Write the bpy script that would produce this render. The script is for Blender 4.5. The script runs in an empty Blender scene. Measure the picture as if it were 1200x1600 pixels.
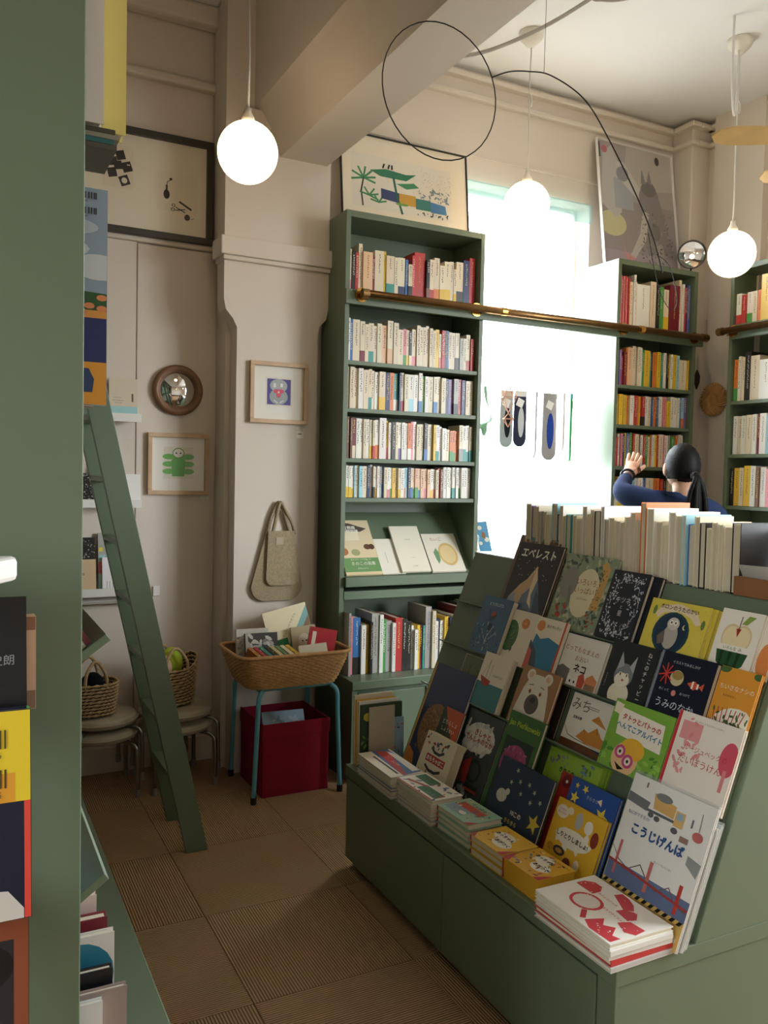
import bpy, math, random
from mathutils import Matrix, Vector
SC = bpy.context.scene
COL = SC.collection
random.seed(7)

# ------------------------------------------------------------------ camera
def cam_axes(yaw, pitch, roll):
    cy, sy, cp, sp = math.cos(yaw), math.sin(yaw), math.cos(pitch), math.sin(pitch)
    fwd = Vector((sy*cp, cy*cp, -sp)); right = Vector((cy, -sy, 0)); up = right.cross(fwd)
    c, s = math.cos(roll), math.sin(roll)
    return right*c + up*s, up*c - right*s, fwd
_r, _u, _f = cam_axes(math.radians(27.207), math.radians(2.587), math.radians(1.279))
cd = bpy.data.cameras.new('camera'); cam = bpy.data.objects.new('camera', cd); COL.objects.link(cam)
cam.matrix_world = Matrix(((_r.x, _u.x, -_f.x, 0), (_r.y, _u.y, -_f.y, 0), (_r.z, _u.z, -_f.z, 1.45), (0, 0, 0, 1)))
cd.sensor_width = 36; cd.lens = 1313.4*36/1600; cd.clip_start = .02
SC.camera = cam
# ------------------------------------------------------------------ world, exposure
wd = bpy.data.worlds.new('world'); SC.world = wd; wd.use_nodes = True
_n = wd.node_tree.nodes; _l = wd.node_tree.links
_tc = _n.new('ShaderNodeTexCoord'); _sx = _n.new('ShaderNodeSeparateXYZ'); _l.new(_tc.outputs['Generated'], _sx.inputs[0])
_cr = _n.new('ShaderNodeValToRGB'); _cr.color_ramp.elements[0].position = .47; _cr.color_ramp.elements[1].position = .53
_mr = _n.new('ShaderNodeMapRange'); _mr.inputs[1].default_value = -1; _mr.inputs[2].default_value = 1; _l.new(_sx.outputs[2], _mr.inputs[0]); _l.new(_mr.outputs[0], _cr.inputs[0])
_cr.color_ramp.elements[0].color = (.22, .23, .23, 1)      # street and ground
_cr.color_ramp.elements[1].color = (.88, .95, 1, 1)        # overcast sky
_l.new(_cr.outputs[0], _n['Background'].inputs[0]); _n['Background'].inputs[1].default_value = 20.0
SC.view_settings.view_transform = 'Standard'; SC.view_settings.look = 'None'
SC.view_settings.gamma = 1; SC.view_settings.use_curve_mapping = False
SC.view_settings.exposure = 0.55
def portal(name, loc, rot, sx, sy):
    l = bpy.data.lights.new(name, 'AREA'); l.shape = 'RECTANGLE'; l.size = sx; l.size_y = sy; l.cycles.is_portal = True
    o = bpy.data.objects.new(name, l); COL.objects.link(o); o.location = loc; o.rotation_euler = rot; o['kind'] = 'helper'
portal('window_sky_portal', (2.86, 4.17, 2.02), (math.pi/2, 0, math.pi), 1.05, 2.1)
portal('side_window_sky_portal', (4.32, .6, 1.95), (math.pi/2, 0, math.pi/2), 1.9, 2.1)

portal('fill_window_sky_portal', (-1.77, .05, 1.725), (math.pi/2, 0, -math.pi/2), .7, .85)  # guides sky light through the added fill window in the left wall

# ------------------------------------------------------------------ helpers
def lin(h):
    if not isinstance(h, str): return tuple(h)
    h = h.lstrip('#'); out = []
    for i in (0, 2, 4):
        c = int(h[i:i+2], 16)/255; out.append(c/12.92 if c <= .04045 else ((c+.055)/1.055)**2.4)
    return tuple(out)
MATS = {}
def mat(name, col='#ffffff', rough=.6, metal=0, noise=None, bump=None, attr=False, spec=.5, emit=None, trans=0, coat=0):
    """noise=(scale, amount); bump=(scale, strength); attr: colour from the mesh attribute Col"""
    if name in MATS: return MATS[name]
    m = bpy.data.materials.new(name); m.use_nodes = True; nt = m.node_tree; N = nt.nodes; L = nt.links
    b = N['Principled BSDF']; b.inputs['Roughness'].default_value = rough; b.inputs['Metallic'].default_value = metal
    b.inputs['Specular IOR Level'].default_value = spec
    if coat: b.inputs['Coat Weight'].default_value = coat; b.inputs['Coat Roughness'].default_value = .12
    c = lin(col); b.inputs['Base Color'].default_value = (*c, 1)
    src = None
    if attr:
        a = N.new('ShaderNodeAttribute'); a.attribute_name = 'Col'; src = a.outputs['Color']
    tc = N.new('ShaderNodeTexCoord')
    if noise:
        t = N.new('ShaderNodeTexNoise'); t.inputs['Scale'].default_value = noise[0]; t.inputs['Detail'].default_value = 5
        L.new(tc.outputs['Object'], t.inputs['Vector'])
        mr = N.new('ShaderNodeMapRange'); mr.inputs[1].default_value = .25; mr.inputs[2].default_value = .75
        mr.inputs[3].default_value = 1-noise[1]; mr.inputs[4].default_value = 1+noise[1]; L.new(t.outputs['Fac'], mr.inputs[0])
        mx = N.new('ShaderNodeVectorMath'); mx.operation = 'SCALE'; L.new(mr.outputs[0], mx.inputs['Scale'])
        if src: L.new(src, mx.inputs[0])
        else: mx.inputs[0].default_value = c
        src = mx.outputs[0]
    if src: L.new(src, b.inputs['Base Color'])
    if bump:
        t = N.new('ShaderNodeTexNoise'); t.inputs['Scale'].default_value = bump[0]; t.inputs['Detail'].default_value = 4
        L.new(tc.outputs['Object'], t.inputs['Vector'])
        bp = N.new('ShaderNodeBump'); bp.inputs['Strength'].default_value = bump[1]; bp.inputs['Distance'].default_value = .004
        L.new(t.outputs['Fac'], bp.inputs['Height']); L.new(bp.outputs[0], b.inputs['Normal'])
    if emit:
        b.inputs['Emission Color'].default_value = (*lin(emit[0]), 1); b.inputs['Emission Strength'].default_value = emit[1]
    if trans:
        mixn = N.new('ShaderNodeMixShader'); tr = N.new('ShaderNodeBsdfTransparent'); mixn.inputs[0].default_value = trans
        L.new(b.outputs[0], mixn.inputs[1]); L.new(tr.outputs[0], mixn.inputs[2]); L.new(mixn.outputs[0], N['Material Output'].inputs[0])
    MATS[name] = m; return m

class G:
    """collects faces (with a colour each) and links them as one mesh object"""
    def __init__(s): s.v = []; s.f = []; s.c = []
    def add(s, vs, fs, col='#ffffff', M=None):
        o = len(s.v); c = lin(col)
        for p in vs: s.v.append(tuple(M @ Vector(p)) if M is not None else tuple(p))
        for f in fs: s.f.append(tuple(i+o for i in f)); s.c.append(c)
        return s
    def box(s, x0, x1, y0, y1, z0, z1, col='#ffffff', M=None):
        vs = [(x, y, z) for z in (z0, z1) for y in (y0, y1) for x in (x0, x1)]
        return s.add(vs, [(0, 2, 3, 1), (4, 5, 7, 6), (0, 1, 5, 4), (2, 6, 7, 3), (0, 4, 6, 2), (1, 3, 7, 5)], col, M)
    def prism(s, pts, ax, a0, a1, col='#ffffff', M=None):
        """polygon pts in the plane across axis ax ('x': pts are (y,z); 'y': (x,z); 'z': (x,y)), extruded from a0 to a1"""
        def q(p, a): return {'x': (a, p[0], p[1]), 'y': (p[0], a, p[1]), 'z': (p[0], p[1], a)}[ax]
        n = len(pts); vs = [q(p, a0) for p in pts] + [q(p, a1) for p in pts]
        fs = [tuple(range(n)), tuple(range(2*n-1, n-1, -1))] + [(i, i+n, (i+1) % n+n, (i+1) % n) for i in range(n)]
        return s.add(vs, fs, col, M)
    def tube(s, pts, r, n=8, col='#ffffff', M=None, closed=False, cap=True):
        P = [Vector(p) for p in pts]; k = len(P); rr = r if isinstance(r, (list, tuple)) else [r]*k
        T = []
        for i in range(k):
            a = P[i-1] if (i or closed) else P[0]; b = P[(i+1) % k] if (i < k-1 or closed) else P[-1]
            T.append((b-a).normalized())
        nv = T[0].orthogonal().normalized(); vs = []
        for i in range(k):
            nv = (nv - T[i]*nv.dot(T[i])); nv = nv.normalized() if nv.length > 1e-6 else T[i].orthogonal().normalized()
            bv = T[i].cross(nv)
            for j in range(n):
                a = 2*math.pi*j/n; vs.append(tuple(P[i] + (nv*math.cos(a)+bv*math.sin(a))*rr[i]))
        fs = []
        for i in range(k if closed else k-1):
            i2 = (i+1) % k
            for j in range(n): fs.append((i*n+j, i*n+(j+1) % n, i2*n+(j+1) % n, i2*n+j))
        if cap and not closed: fs += [tuple(range(n-1, -1, -1)), tuple((k-1)*n+j for j in range(n))]
        return s.add(vs, fs, col, M)
    def lathe(s, prof, n=24, col='#ffffff', M=None):
        """profile [(r, z)] turned about z"""
        vs = []; fs = []; k = len(prof)
        for r, z in prof:
            for j in range(n):
                a = 2*math.pi*j/n; vs.append((max(r, 1e-5)*math.cos(a), max(r, 1e-5)*math.sin(a), z))
        for i in range(k-1):
            for j in range(n): fs.append((i*n+j, i*n+(j+1) % n, (i+1)*n+(j+1) % n, (i+1)*n+j))
        return s.add(vs, fs, col, M)
    def poly(s, pts, col='#ffffff', M=None): return s.add(pts, [tuple(range(len(pts)))], col, M)
    def build(s, name, m, parent=None, loc=None, M=None, smooth=False, bev=0):
        """M: matrix of the object (mesh given in its local frame); loc: origin to subtract from world points"""
        me = bpy.data.meshes.new(name)
        vs = s.v if loc is None else [(a-loc[0], b-loc[1], c-loc[2]) for a, b, c in s.v]
        me.from_pydata(vs, [], s.f); me.materials.append(m)
        at = me.attributes.new('Col', 'FLOAT_COLOR', 'CORNER'); d = []
        for f, c in zip(s.f, s.c): d.extend((c[0], c[1], c[2], 1)*len(f))
        if len(d) == 4*len(me.loops): at.data.foreach_set('color', d)
        if smooth: me.polygons.foreach_set('use_smooth', [True]*len(me.polygons))
        o = bpy.data.objects.new(name, me); COL.objects.link(o)
        if parent: o.parent = parent
        if loc is not None: o.location = loc
        if M is not None: o.matrix_basis = M
        if bev:
            b = o.modifiers.new('edge', 'BEVEL'); b.width = bev; b.segments = 2; b.limit_method = 'ANGLE'
        me.update(); return o
def tag(o, label, cat, group=None):
    o['label'] = label; o['category'] = cat
    if group: o['group'] = group
    return o
def thing(name, label, cat, loc=(0, 0, 0), group=None, M=None, rz=0):
    o = bpy.data.objects.new(name, None); COL.objects.link(o); o.empty_display_size = .05
    if M is not None: o.matrix_basis = M
    else: o.location = loc; o.rotation_euler = (0, 0, rz)
    return tag(o, label, cat, group)
def frame(o, x, y, z=None):
    """matrix with origin o and local axes x, y (z = x cross y)"""
    x = Vector(x).normalized(); y = Vector(y).normalized(); z = Vector(z).normalized() if z else x.cross(y)
    return Matrix(((x.x, y.x, z.x, o[0]), (x.y, y.y, z.y, o[1]), (x.z, y.z, z.z, o[2]), (0, 0, 0, 1)))
def struct(o): o['kind'] = 'structure'; return o
T = Matrix.Translation
def RZ(a): return Matrix.Rotation(a, 4, 'Z')
TXT = {}
def text_geo(body):
    """(verts, faces, width, height) of a line of lettering, em height 1, centred on its own middle"""
    if body not in TXT:
        cu = bpy.data.curves.new('lettering', 'FONT'); cu.body = body; cu.size = 1; cu.resolution_u = 2
        o = bpy.data.objects.new('lettering', cu); COL.objects.link(o)
        me = bpy.data.meshes.new_from_object(o.evaluated_get(bpy.context.evaluated_depsgraph_get()))
        vs = [tuple(v.co) for v in me.vertices]; fs = [tuple(p.vertices) for p in me.polygons]
        bpy.data.objects.remove(o); bpy.data.curves.remove(cu); bpy.data.meshes.remove(me)
        if vs:
            x0 = min(v[0] for v in vs); x1 = max(v[0] for v in vs); y0 = min(v[1] for v in vs); y1 = max(v[1] for v in vs)
            vs = [(v[0]-(x0+x1)/2, v[1]-(y0+y1)/2) for v in vs]
        else: x0 = x1 = y0 = y1 = 0
        TXT[body] = (vs, fs, x1-x0, y1-y0)
    return TXT[body]
def put_text(g, body, x, y, size, col, z, vertical=False, rot=0, maxw=None, bold=0):
    """lettering flat in local xy at height z, size = character height"""
    if vertical:
        n = len(body)
        for i, ch in enumerate(body):
            if ch.strip(): put_text(g, ch, x, y+size*1.1*((n-1)/2-i), size, col, z, bold=bold)
        return
    vs, fs, w, h = text_geo(body); k = size
    if maxw and w*k > maxw: k = maxw/w
    c, s = math.cos(rot), math.sin(rot)
    offs = [(0, 0)] + ([(bold*k, 0), (-bold*k, 0), (0, bold*k), (0, -bold*k)] if bold else [])
    for n_, (ox, oy) in enumerate(offs):
        g.add([(x+ox+(a*c-b*s)*k, y+oy+(a*s+b*c)*k, z+n_*2e-6) for a, b in vs], fs, col)
def shapes(g, L, w, h, z0, dz=5e-5):
    """flat print on a sheet w x h in local xy: shape tuples in fractions of the sheet"""
    z = z0; add0 = g.add
    def clip(vs, fs, col='#ffffff', M=None): return add0([(min(max(a, .0006), w-.0006), min(max(b, .0006), h-.0006), c) for a, b, c in vs], fs, col)
    g.add = clip
    for S in L:
        k = S[0]; z += dz
        if k == 'r': g.poly([(S[1]*w, S[2]*h, z), (S[3]*w, S[2]*h, z), (S[3]*w, S[4]*h, z), (S[1]*w, S[4]*h, z)], S[5])
        elif k == 'c':
            n = 20; g.poly([(S[1]*w+S[3]*w*math.cos(2*math.pi*i/n), S[2]*h+S[4]*h*math.sin(2*math.pi*i/n), z) for i in range(n)], S[5])
        elif k == 'p':
            tri_poly(g, [(a*w, b*h) for a, b in S[1]], z, S[2])
        elif k == 'l':
            wd_ = S[2]*w; P = [Vector((a*w, b*h)) for a, b in S[1]]
            for a, b in zip(P, P[1:]):
                d = b-a
                if d.length < 1e-7: continue
                d.normalize(); nn = Vector((-d.y, d.x))*wd_/2; e = d*wd_*.3
                g.poly([(*(a-e-nn), z), (*(b+e-nn), z), (*(b+e+nn), z), (*(a-e+nn), z)], S[3])
        elif k == 's':
            cx, cy, r, col = S[1]*w, S[2]*h, S[3]*w, S[4]; rot = S[5] if len(S) > 5 else 0
            o = [(cx+(r if i % 2 == 0 else r*.42)*math.sin(rot+i*math.pi/5), cy+(r if i % 2 == 0 else r*.42)*math.cos(rot+i*math.pi/5), z) for i in range(10)]
            g.add([(cx, cy, z)]+o, [(0, 1+(i+1) % 10, 1+i) for i in range(10)], col)
        elif k == 'b':   # scattered blobs: ('b', n, x0, y0, x1, y1, size, [cols], seed)
            R = random.Random(S[8])
            for _ in range(S[1]):
                a, b = R.uniform(S[2], S[4])*w, R.uniform(S[3], S[5])*h; q = S[6]*w*R.uniform(.5, 1.2); t = R.uniform(0, 6); n = 6
                g.poly([(a+q*math.cos(t)*math.cos(2*math.pi*i/n)-q*.45*math.sin(t)*math.sin(2*math.pi*i/n), b+q*math.sin(t)*math.cos(2*math.pi*i/n)+q*.45*math.cos(t)*math.sin(2*math.pi*i/n), z+R.uniform(0, dz*.8)) for i in range(n)], R.choice(S[7]))
    g.add = add0
    return z+dz
from mathutils.geometry import tessellate_polygon
def tri_poly(g, pts, z, col):
    t = tessellate_polygon([[Vector((a, b, 0)) for a, b in pts]])
    fs = []
    for a, b, c in t:
        A, B, C_ = pts[a], pts[b], pts[c]
        fs.append((a, b, c) if (B[0]-A[0])*(C_[1]-A[1])-(B[1]-A[1])*(C_[0]-A[0]) > 0 else (a, c, b))
    g.add([(a, b, z) for a, b in pts], fs, col)

# ------------------------------------------------------------------ shared materials
GREEN = mat('green_paint', '#66755e', .42, noise=(3, .05), bump=(60, .05))
WALL = mat('warm_white_plaster', '#dcd0c2', .8, noise=(1.2, .04), bump=(25, .18))
WHITE = mat('white_gloss_paint', '#e9e6e0', .4)
PRINT = mat('printed_paper', rough=.55, attr=True)
GLOSS = mat('printed_glossy_cover', rough=.32, attr=True, spec=.45)
INK = mat('ink_lettering', rough=.6, attr=True)
CLOTH = mat('coloured_fabric', rough=.95, attr=True, spec=.1, bump=(400, .3))
STEEL = mat('brushed_steel', '#9a9a98', .32, 1)
BRASS = mat('aged_brass', '#8f6f4a', .34, 1, noise=(14, .18))
BRASSB = mat('polished_brass', '#c79a50', .22, 1)
BLACK = mat('black_metal', '#141414', .4)
WIRE = mat('black_wire', '#1a1714', .5)
CORD = mat('white_flex', '#d9d6cf', .5)
WOOD = mat('pale_oak', '#c9a988', .5, noise=(18, .12))
DWOOD = mat('brown_walnut', '#7a5636', .42, noise=(20, .2))
MIRROR = mat('mirror_glass', '#f2f2f2', .02, 1)
KRAFT = mat('kraft_board', '#b08c63', .8, noise=(30, .06))
def glass_mat():
    m = bpy.data.materials.new('clear_pane'); m.use_nodes = True; N = m.node_tree.nodes; L = m.node_tree.links
    N.remove(N['Principled BSDF']); a = N.new('ShaderNodeBsdfTransparent'); b = N.new('ShaderNodeBsdfGlossy'); b.inputs['Roughness'].default_value = .02
    x = N.new('ShaderNodeMixShader'); x.inputs[0].default_value = .06
    L.new(a.outputs[0], x.inputs[1]); L.new(b.outputs[0], x.inputs[2]); L.new(x.outputs[0], N['Material Output'].inputs[0]); return m
GLASS = glass_mat()
FILM = mat('clear_film', '#e8eeee', .12, trans=.86)
def carpet_mat(name, axis):
    m = bpy.data.materials.new(name); m.use_nodes = True; N = m.node_tree.nodes; L = m.node_tree.links; b = N['Principled BSDF']
    b.inputs['Roughness'].default_value = .95; b.inputs['Specular IOR Level'].default_value = .1
    tc = N.new('ShaderNodeTexCoord'); w = N.new('ShaderNodeTexWave'); w.bands_direction = axis
    w.inputs['Scale'].default_value = 36; w.inputs['Distortion'].default_value = .6; w.inputs['Detail'].default_value = 3; w.inputs['Detail Scale'].default_value = 8
    L.new(tc.outputs['Object'], w.inputs['Vector'])
    n = N.new('ShaderNodeTexNoise'); n.inputs['Scale'].default_value = 5; n.inputs['Detail'].default_value = 6; L.new(tc.outputs['Object'], n.inputs['Vector'])
    cr = N.new('ShaderNodeValToRGB'); cr.color_ramp.elements[0].color = (*lin('#8a6b50'), 1); cr.color_ramp.elements[1].color = (*lin('#d9b48a'), 1)
    L.new(w.outputs['Fac'], cr.inputs[0])
    mx = N.new('ShaderNodeMixRGB'); mx.blend_type = 'MULTIPLY'; mx.inputs[0].default_value = .2; L.new(cr.outputs[0], mx.inputs[1]); L.new(n.outputs['Color'], mx.inputs[2])
    mr = N.new('ShaderNodeMixRGB'); mr.blend_type = 'MULTIPLY'; mr.inputs[0].default_value = 0; L.new(mx.outputs[0], mr.inputs[1])
    L.new(mr.outputs[0], b.inputs['Base Color'])
    bp = N.new('ShaderNodeBump'); bp.inputs['Strength'].default_value = .8; bp.inputs['Distance'].default_value = .004; L.new(w.outputs['Fac'], bp.inputs['Height']); L.new(bp.outputs[0], b.inputs['Normal'])
    return m
CARPX = carpet_mat('ribbed_carpet_lengthwise', 'X'); CARPY = carpet_mat('ribbed_carpet_crosswise', 'Y')

# ------------------------------------------------------------------ the room
HC = 3.66
fl = struct(G().box(-1.6, 4.3, -3.3, 4.25, -.06, -.008).build('floor', mat('carpet_glue_base', '#3a2a1c', .9)))
tx = G().box(.001, .499, .001, .499, -.008, 0).build('carpet_tile', CARPX, fl); ty = None
k = 0
for i in range(-5, 8):
    for j in range(-7, 6):
        x, y = .73+.5*i, 3.13-.5*(5-j)+1.5
        if x < -1.6 or x > 4.2 or y > 4.2 or y < -3.3: continue
        if k == 0: o = tx
        elif (i+j) % 2 and ty is None:
            ty = G().box(.001, .499, .001, .499, -.008, 0).build('carpet_tile', CARPY, fl); o = ty
        else:
            o = (ty if (i+j) % 2 else tx).copy(); COL.objects.link(o)
        o.location = (x, y, 0); k += 1
struct(G().box(-1.6, 4.3, -3.3, 4.25, HC, HC+.1).build('ceiling', mat('ceiling_white', '#e9e8e4', .85, noise=(1, .03))))
wb = G(); YB = 3.98
wb.box(1.75, 2.34, YB, YB+.2, 0, HC).box(3.38, 4.3, YB, YB+.2, 0, HC).box(2.34, 3.38, YB, YB+.2, 0, .98).box(2.34, 3.38, YB, YB+.2, 3.07, HC)
struct(wb.build('wall_back', WALL))
struct(G().box(-1.6, 1.3, 4.12, 4.25, 0, HC).build('wall_alcove', WALL))
struct(G().box(-1.75, -1.6, -3.3, -.3, 0, HC).box(-1.75, -1.6, .4, 4.25, 0, HC).box(-1.75, -1.6, -.3, .4, 0, 1.3).box(-1.75, -1.6, -.3, .4, 2.15, HC).build('wall_left', WALL))  # opening left for the added fill window
w3 = struct(G().box(-1.72, -1.66, -.3, -.26, 1.3, 2.15).box(-1.72, -1.66, .36, .4, 1.3, 2.15).box(-1.72, -1.66, -.26, .36, 1.3, 1.34).box(-1.72, -1.66, -.26, .36, 2.11, 2.15).build('added_fill_window', WHITE))  # unseen window, added to brighten the aisle-side book covers on the island
G().box(-1.7, -1.694, -.26, .36, 1.34, 2.11).build('pane', GLASS, w3)
struct(G().box(-1.7, 4.3, -3.4, -3.3, 0, HC).build('wall_front', WALL))
wr = G(); XR = 4.18
wr.box(XR, XR+.15, -3.3, -.35, 0, HC).box(XR, XR+.15, 1.55, 3.98, 0, HC).box(XR, XR+.15, -.35, 1.55, 0, .9).box(XR, XR+.15, -.35, 1.55, 3.0, HC)
struct(wr.build('wall_right', WALL))
# the pillar between alcove and bookcases: wide core, pilaster with corbels, capital
struct(G().box(1.16, 1.8, 3.95, 4.2, 0, HC).build('pillar', WALL))
pil = G()
pil.prism([(1.185, 0), (1.592, 0), (1.592, 2.12), (1.60, 2.16), (1.635, 2.2), (1.645, 2.25), (1.645, HC), (1.12, HC), (1.12, 2.25), (1.13, 2.2), (1.165, 2.16), (1.185, 2.12)], 'y', 3.85, 3.96)
struct(pil.build('pillar_pilaster_column', WALL))
cap = G(); cap.box(1.095, 1.665, 3.815, 3.97, 2.445, 2.53).box(1.11, 1.65, 3.83, 3.97, 2.425, 2.447)
struct(cap.build('trim_1', WALL, bev=.006))
# beam running over the room from the pillar
bm_ = G(); bm_.prism([(1.255, 3.14), (1.27, 3.12), (1.375, 2.96), (1.385, 2.94), (1.625, 2.94), (1.64, 2.96), (1.64, HC), (1.255, HC)], 'y', -3.3, 3.86)
struct(bm_.build('ceiling_beam', WALL))
struct(G().box(1.20, 1.70, 3.80, 3.97, 3.04, 3.12).build('trim_2', WALL, bev=.01))
# alcove details: picture rail, board panel with joint, upper mouldings, service ducts in the corner
struct(G().box(-1.6, 1.2, 4.085, 4.12, 2.515, 2.56).build('trim_3', WALL, bev=.008))
struct(G().box(-1.6, .772, 4.106, 4.12, 0, 2.515).build('trim_4', WALL, bev=.002))
struct(G().box(.778, 1.16, 4.108, 4.12, 0, 2.51).build('trim_5', WALL, bev=.002))
struct(G().box(-1.6, 1.25, 4.07, 4.12, 3.27, 3.31).build('trim_6', WALL, bev=.012))
struct(G().box(-1.6, 1.25, 4.04, 4.12, 3.56, HC).build('trim_7', WALL, bev=.02))
struct(G().box(1.13, 1.17, 3.97, 4.1, 2.56, HC).build('trim_8', WALL, bev=.015))
struct(G().box(-1.6, 1.16, 4.095, 4.108, 0, .12).build('baseboard_alcove', WALL))
# right corner pier and its mouldings
struct(G().box(4.03, 4.2, 3.82, 4.0, 0, HC).build('corner_pillar', WALL, bev=.01))
rp = G().prism([(3.42, 0), (3.70, 0), (3.70, 2.1), (3.74, 2.2), (3.74, HC), (3.38, HC), (3.38, 2.2), (3.42, 2.1)], 'x', 4.13, 4.2)
struct(rp.build('side_pilaster_column', WALL))
mo = G()
for z, d in ((3.50, .03), (3.60, .045)):
    mo.box(1.7, 4.03, YB-d, YB+.01, z, z+.03).box(4.03-d, 4.06, 3.82-d, YB-d, z, z+.03).box(4.06, 4.18, 3.82-d, 3.84, z, z+.03).box(4.18-d, 4.2, -3.3, 3.82, z, z+.03)
struct(mo.build('trim_9', WALL, bev=.008))
struct(G().box(1.7, 4.03, YB-.012, YB+.01, 3.2, 3.215).build('trim_10', WALL))
struct(G().box(4.015, 4.2, 3.79, 3.83, 2.36, 2.46).build('trim_11', WALL, bev=.008))
# window in the back wall
w1 = struct(G().box(2.34, 2.36, 4.10, 4.15, 1.0, 3.07).box(3.36, 3.38, 4.10, 4.15, 1.0, 3.07).box(2.36, 3.36, 4.10, 4.15, 1.0, 1.03).box(2.36, 3.36, 4.10, 4.15, 3.05, 3.07).build('window_1', WHITE))
G().box(2.36, 3.36, 4.12, 4.126, 1.03, 3.05).build('pane', GLASS, w1)
G().box(2.342, 3.378, 3.90, 4.14, .981, 1.02).build('window_sill', WHITE, w1, bev=.005)
w2 = G().box(4.2, 4.28, -.35, -.27, .9, 3.0).box(4.2, 4.28, 1.47, 1.55, .9, 3.0).box(4.2, 4.28, -.27, 1.47, .9, .98).box(4.2, 4.28, -.27, 1.47, 2.92, 3.0)
w2 = struct(w2.build('window_2', WHITE))
G().box(4.21, 4.27, .57, .63, .98, 2.92).build('mullion', WHITE, w2)
for a, b in ((-.27, .57), (.63, 1.47)): G().box(4.235, 4.241, a, b, .98, 2.92).build('pane', GLASS, w2)
# ------------------------------------------------------------------ pendant lamps (their own light)
OPAL = mat('lit_opal_glass', '#fff3e0', .3, emit=('#ffdcae', 3.4))
def lamp(x, y, z, label, canopy=True, loop=None):
    t = thing('pendant_lamp', label, 'lamp', (x, y, z))
    n = 20; prof = [(.115*math.sin(math.pi*i/n), -.115*math.cos(math.pi*i/n)) for i in range(n+1)]
    G().lathe(prof, 32).build('globe', OPAL, t, smooth=True)
    G().lathe([(.0, .108), (.026, .108), (.026, .125), (.012, .15), (.012, .165), (0, .165)], 16).build('socket_cap', mat('cream_plastic', '#e8e2d4', .4), t, smooth=True)
    top = HC-z
    pts = [(0, 0, .16), (.002, 0, .35), (-.002, .002, .55), (.002, 0, .75), (0, 0, top-.03)] if top > .8 else [(0, 0, .16), (0, 0, top-.03)]
    G().tube(pts, .0038, 6).build('cord', CORD, t, smooth=True)
    if canopy:
        G().lathe([(0, top-.075), (.012, top-.075), (.03, top-.06), (.058, top-.03), (.062, top-.001), (0, top-.001)], 20).build('canopy', mat('cream_plastic'), t, smooth=True)
        G().tube([(.004+.008*math.cos(q), .01*math.sin(q), top-.36+.06*math.sin(q*.5)) for q in [i*.7 for i in range(10)]], .0035, 6).build('cord_knot', CORD, t, smooth=True)
    if loop: G().tube([tuple(Vector(p)-Vector((x, y, z))) for p in loop], .006, 8).build('feed_cable', CORD, t, smooth=True)
    return t
def curve(P, n=10):
    """smooth points through P"""
    P = [Vector(p) for p in P]; out = []
    for i in range(len(P)-1):
        a, b, c, d = P[max(i-1, 0)], P[i], P[i+1], P[min(i+2, len(P)-1)]
        for k in range(n):
            t = k/n; out.append(.5*((2*b)+(c-a)*t+(2*a-5*b+4*c-d)*t*t+(3*b-a-3*c+d)*t**3))
    return [tuple(p) for p in out+[P[-1]]]
lamp(1.005, 3.16, 2.665, 'lit opal globe pendant on a cord in front of the cream pillar')
lamp(2.565, 3.5, 2.815, 'lit opal globe pendant hanging against the bright window')
lamp(3.509, 3.042, 2.60, 'lit opal globe pendant beside the small round black-rimmed mirror',
     loop=curve([(3.30, 2.90, 3.655), (3.335, 2.93, 3.4), (3.40, 2.97, 3.25), (3.45, 3.0, 3.32), (3.49, 3.03, 3.6)]))
lamp(2.9, .4, 2.6, 'lit opal globe pendant over the open end of the island')
lamp(1.2, -1.8, 2.6, 'lit opal globe pendant towards the back of the shop')
tag(G().tube(curve([(1.40, 3.62, 3.655), (1.42, 3.55, 3.55), (1.60, 3.40, 3.38), (1.79, 3.32, 3.30), (2.05, 3.22, 3.31), (2.35, 3.12, 3.46), (2.62, 3.03, 3.655)]), .009, 8).build('slack_cable', mat('grey_flex', '#a9a296', .5), smooth=True), 'thick grey flex slung in a long curve beneath the ceiling', 'cable')
tag(G().tube(curve([(2.27, 2.78, 3.655), (2.30, 2.75, 3.42), (2.34, 2.72, 3.385), (2.46, 2.68, 3.41), (2.66, 2.62, 3.52), (2.8, 2.58, 3.655)]), .008, 8).build('slack_cable', mat('grey_flex'), smooth=True), 'short grey flex loop sagging from the white ceiling', 'cable')
# kinetic wire mobile: ring, arm and hanging threads
def ringpts(c, a, b, n=40): return [tuple(Vector(c)+Vector(a)*math.cos(2*math.pi*i/n)+Vector(b)*math.sin(2*math.pi*i/n)) for i in range(n)]
t = thing('wire_mobile', 'black wire mobile with a big open ring and a long arching arm', 'mobile', (1.465, 2.005, 2.607))
def loc_(pts, o): return [tuple(Vector(p)-Vector(o)) for p in pts]
MO = (1.465, 2.005, 2.607)
G().tube(loc_(ringpts((1.237, 2.121, 2.544), (.14, -.06, -.0985), (.047, -.0386, .1585)), MO), .0019, 6, closed=True).build('ring', WIRE, t, smooth=True)
G().tube(loc_(curve([(1.369, 2.05, 2.586), (1.414, 2.031, 2.604), (1.463, 2.008, 2.607), (1.525, 1.98, 2.598), (1.603, 1.928, 2.53), (1.666, 1.891, 2.418), (1.74, 1.843, 2.247), (1.778, 1.817, 2.136), (1.803, 1.803, 2.041)]), MO), .0019, 6).build('arm', WIRE, t, smooth=True)
G().tube(loc_(curve([(1.504, 1.988, 2.603), (1.505, 1.988, 2.8), (1.504, 1.989, 2.938)]), MO), .0008, 5).build('hanging_thread', WIRE, t)
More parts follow.
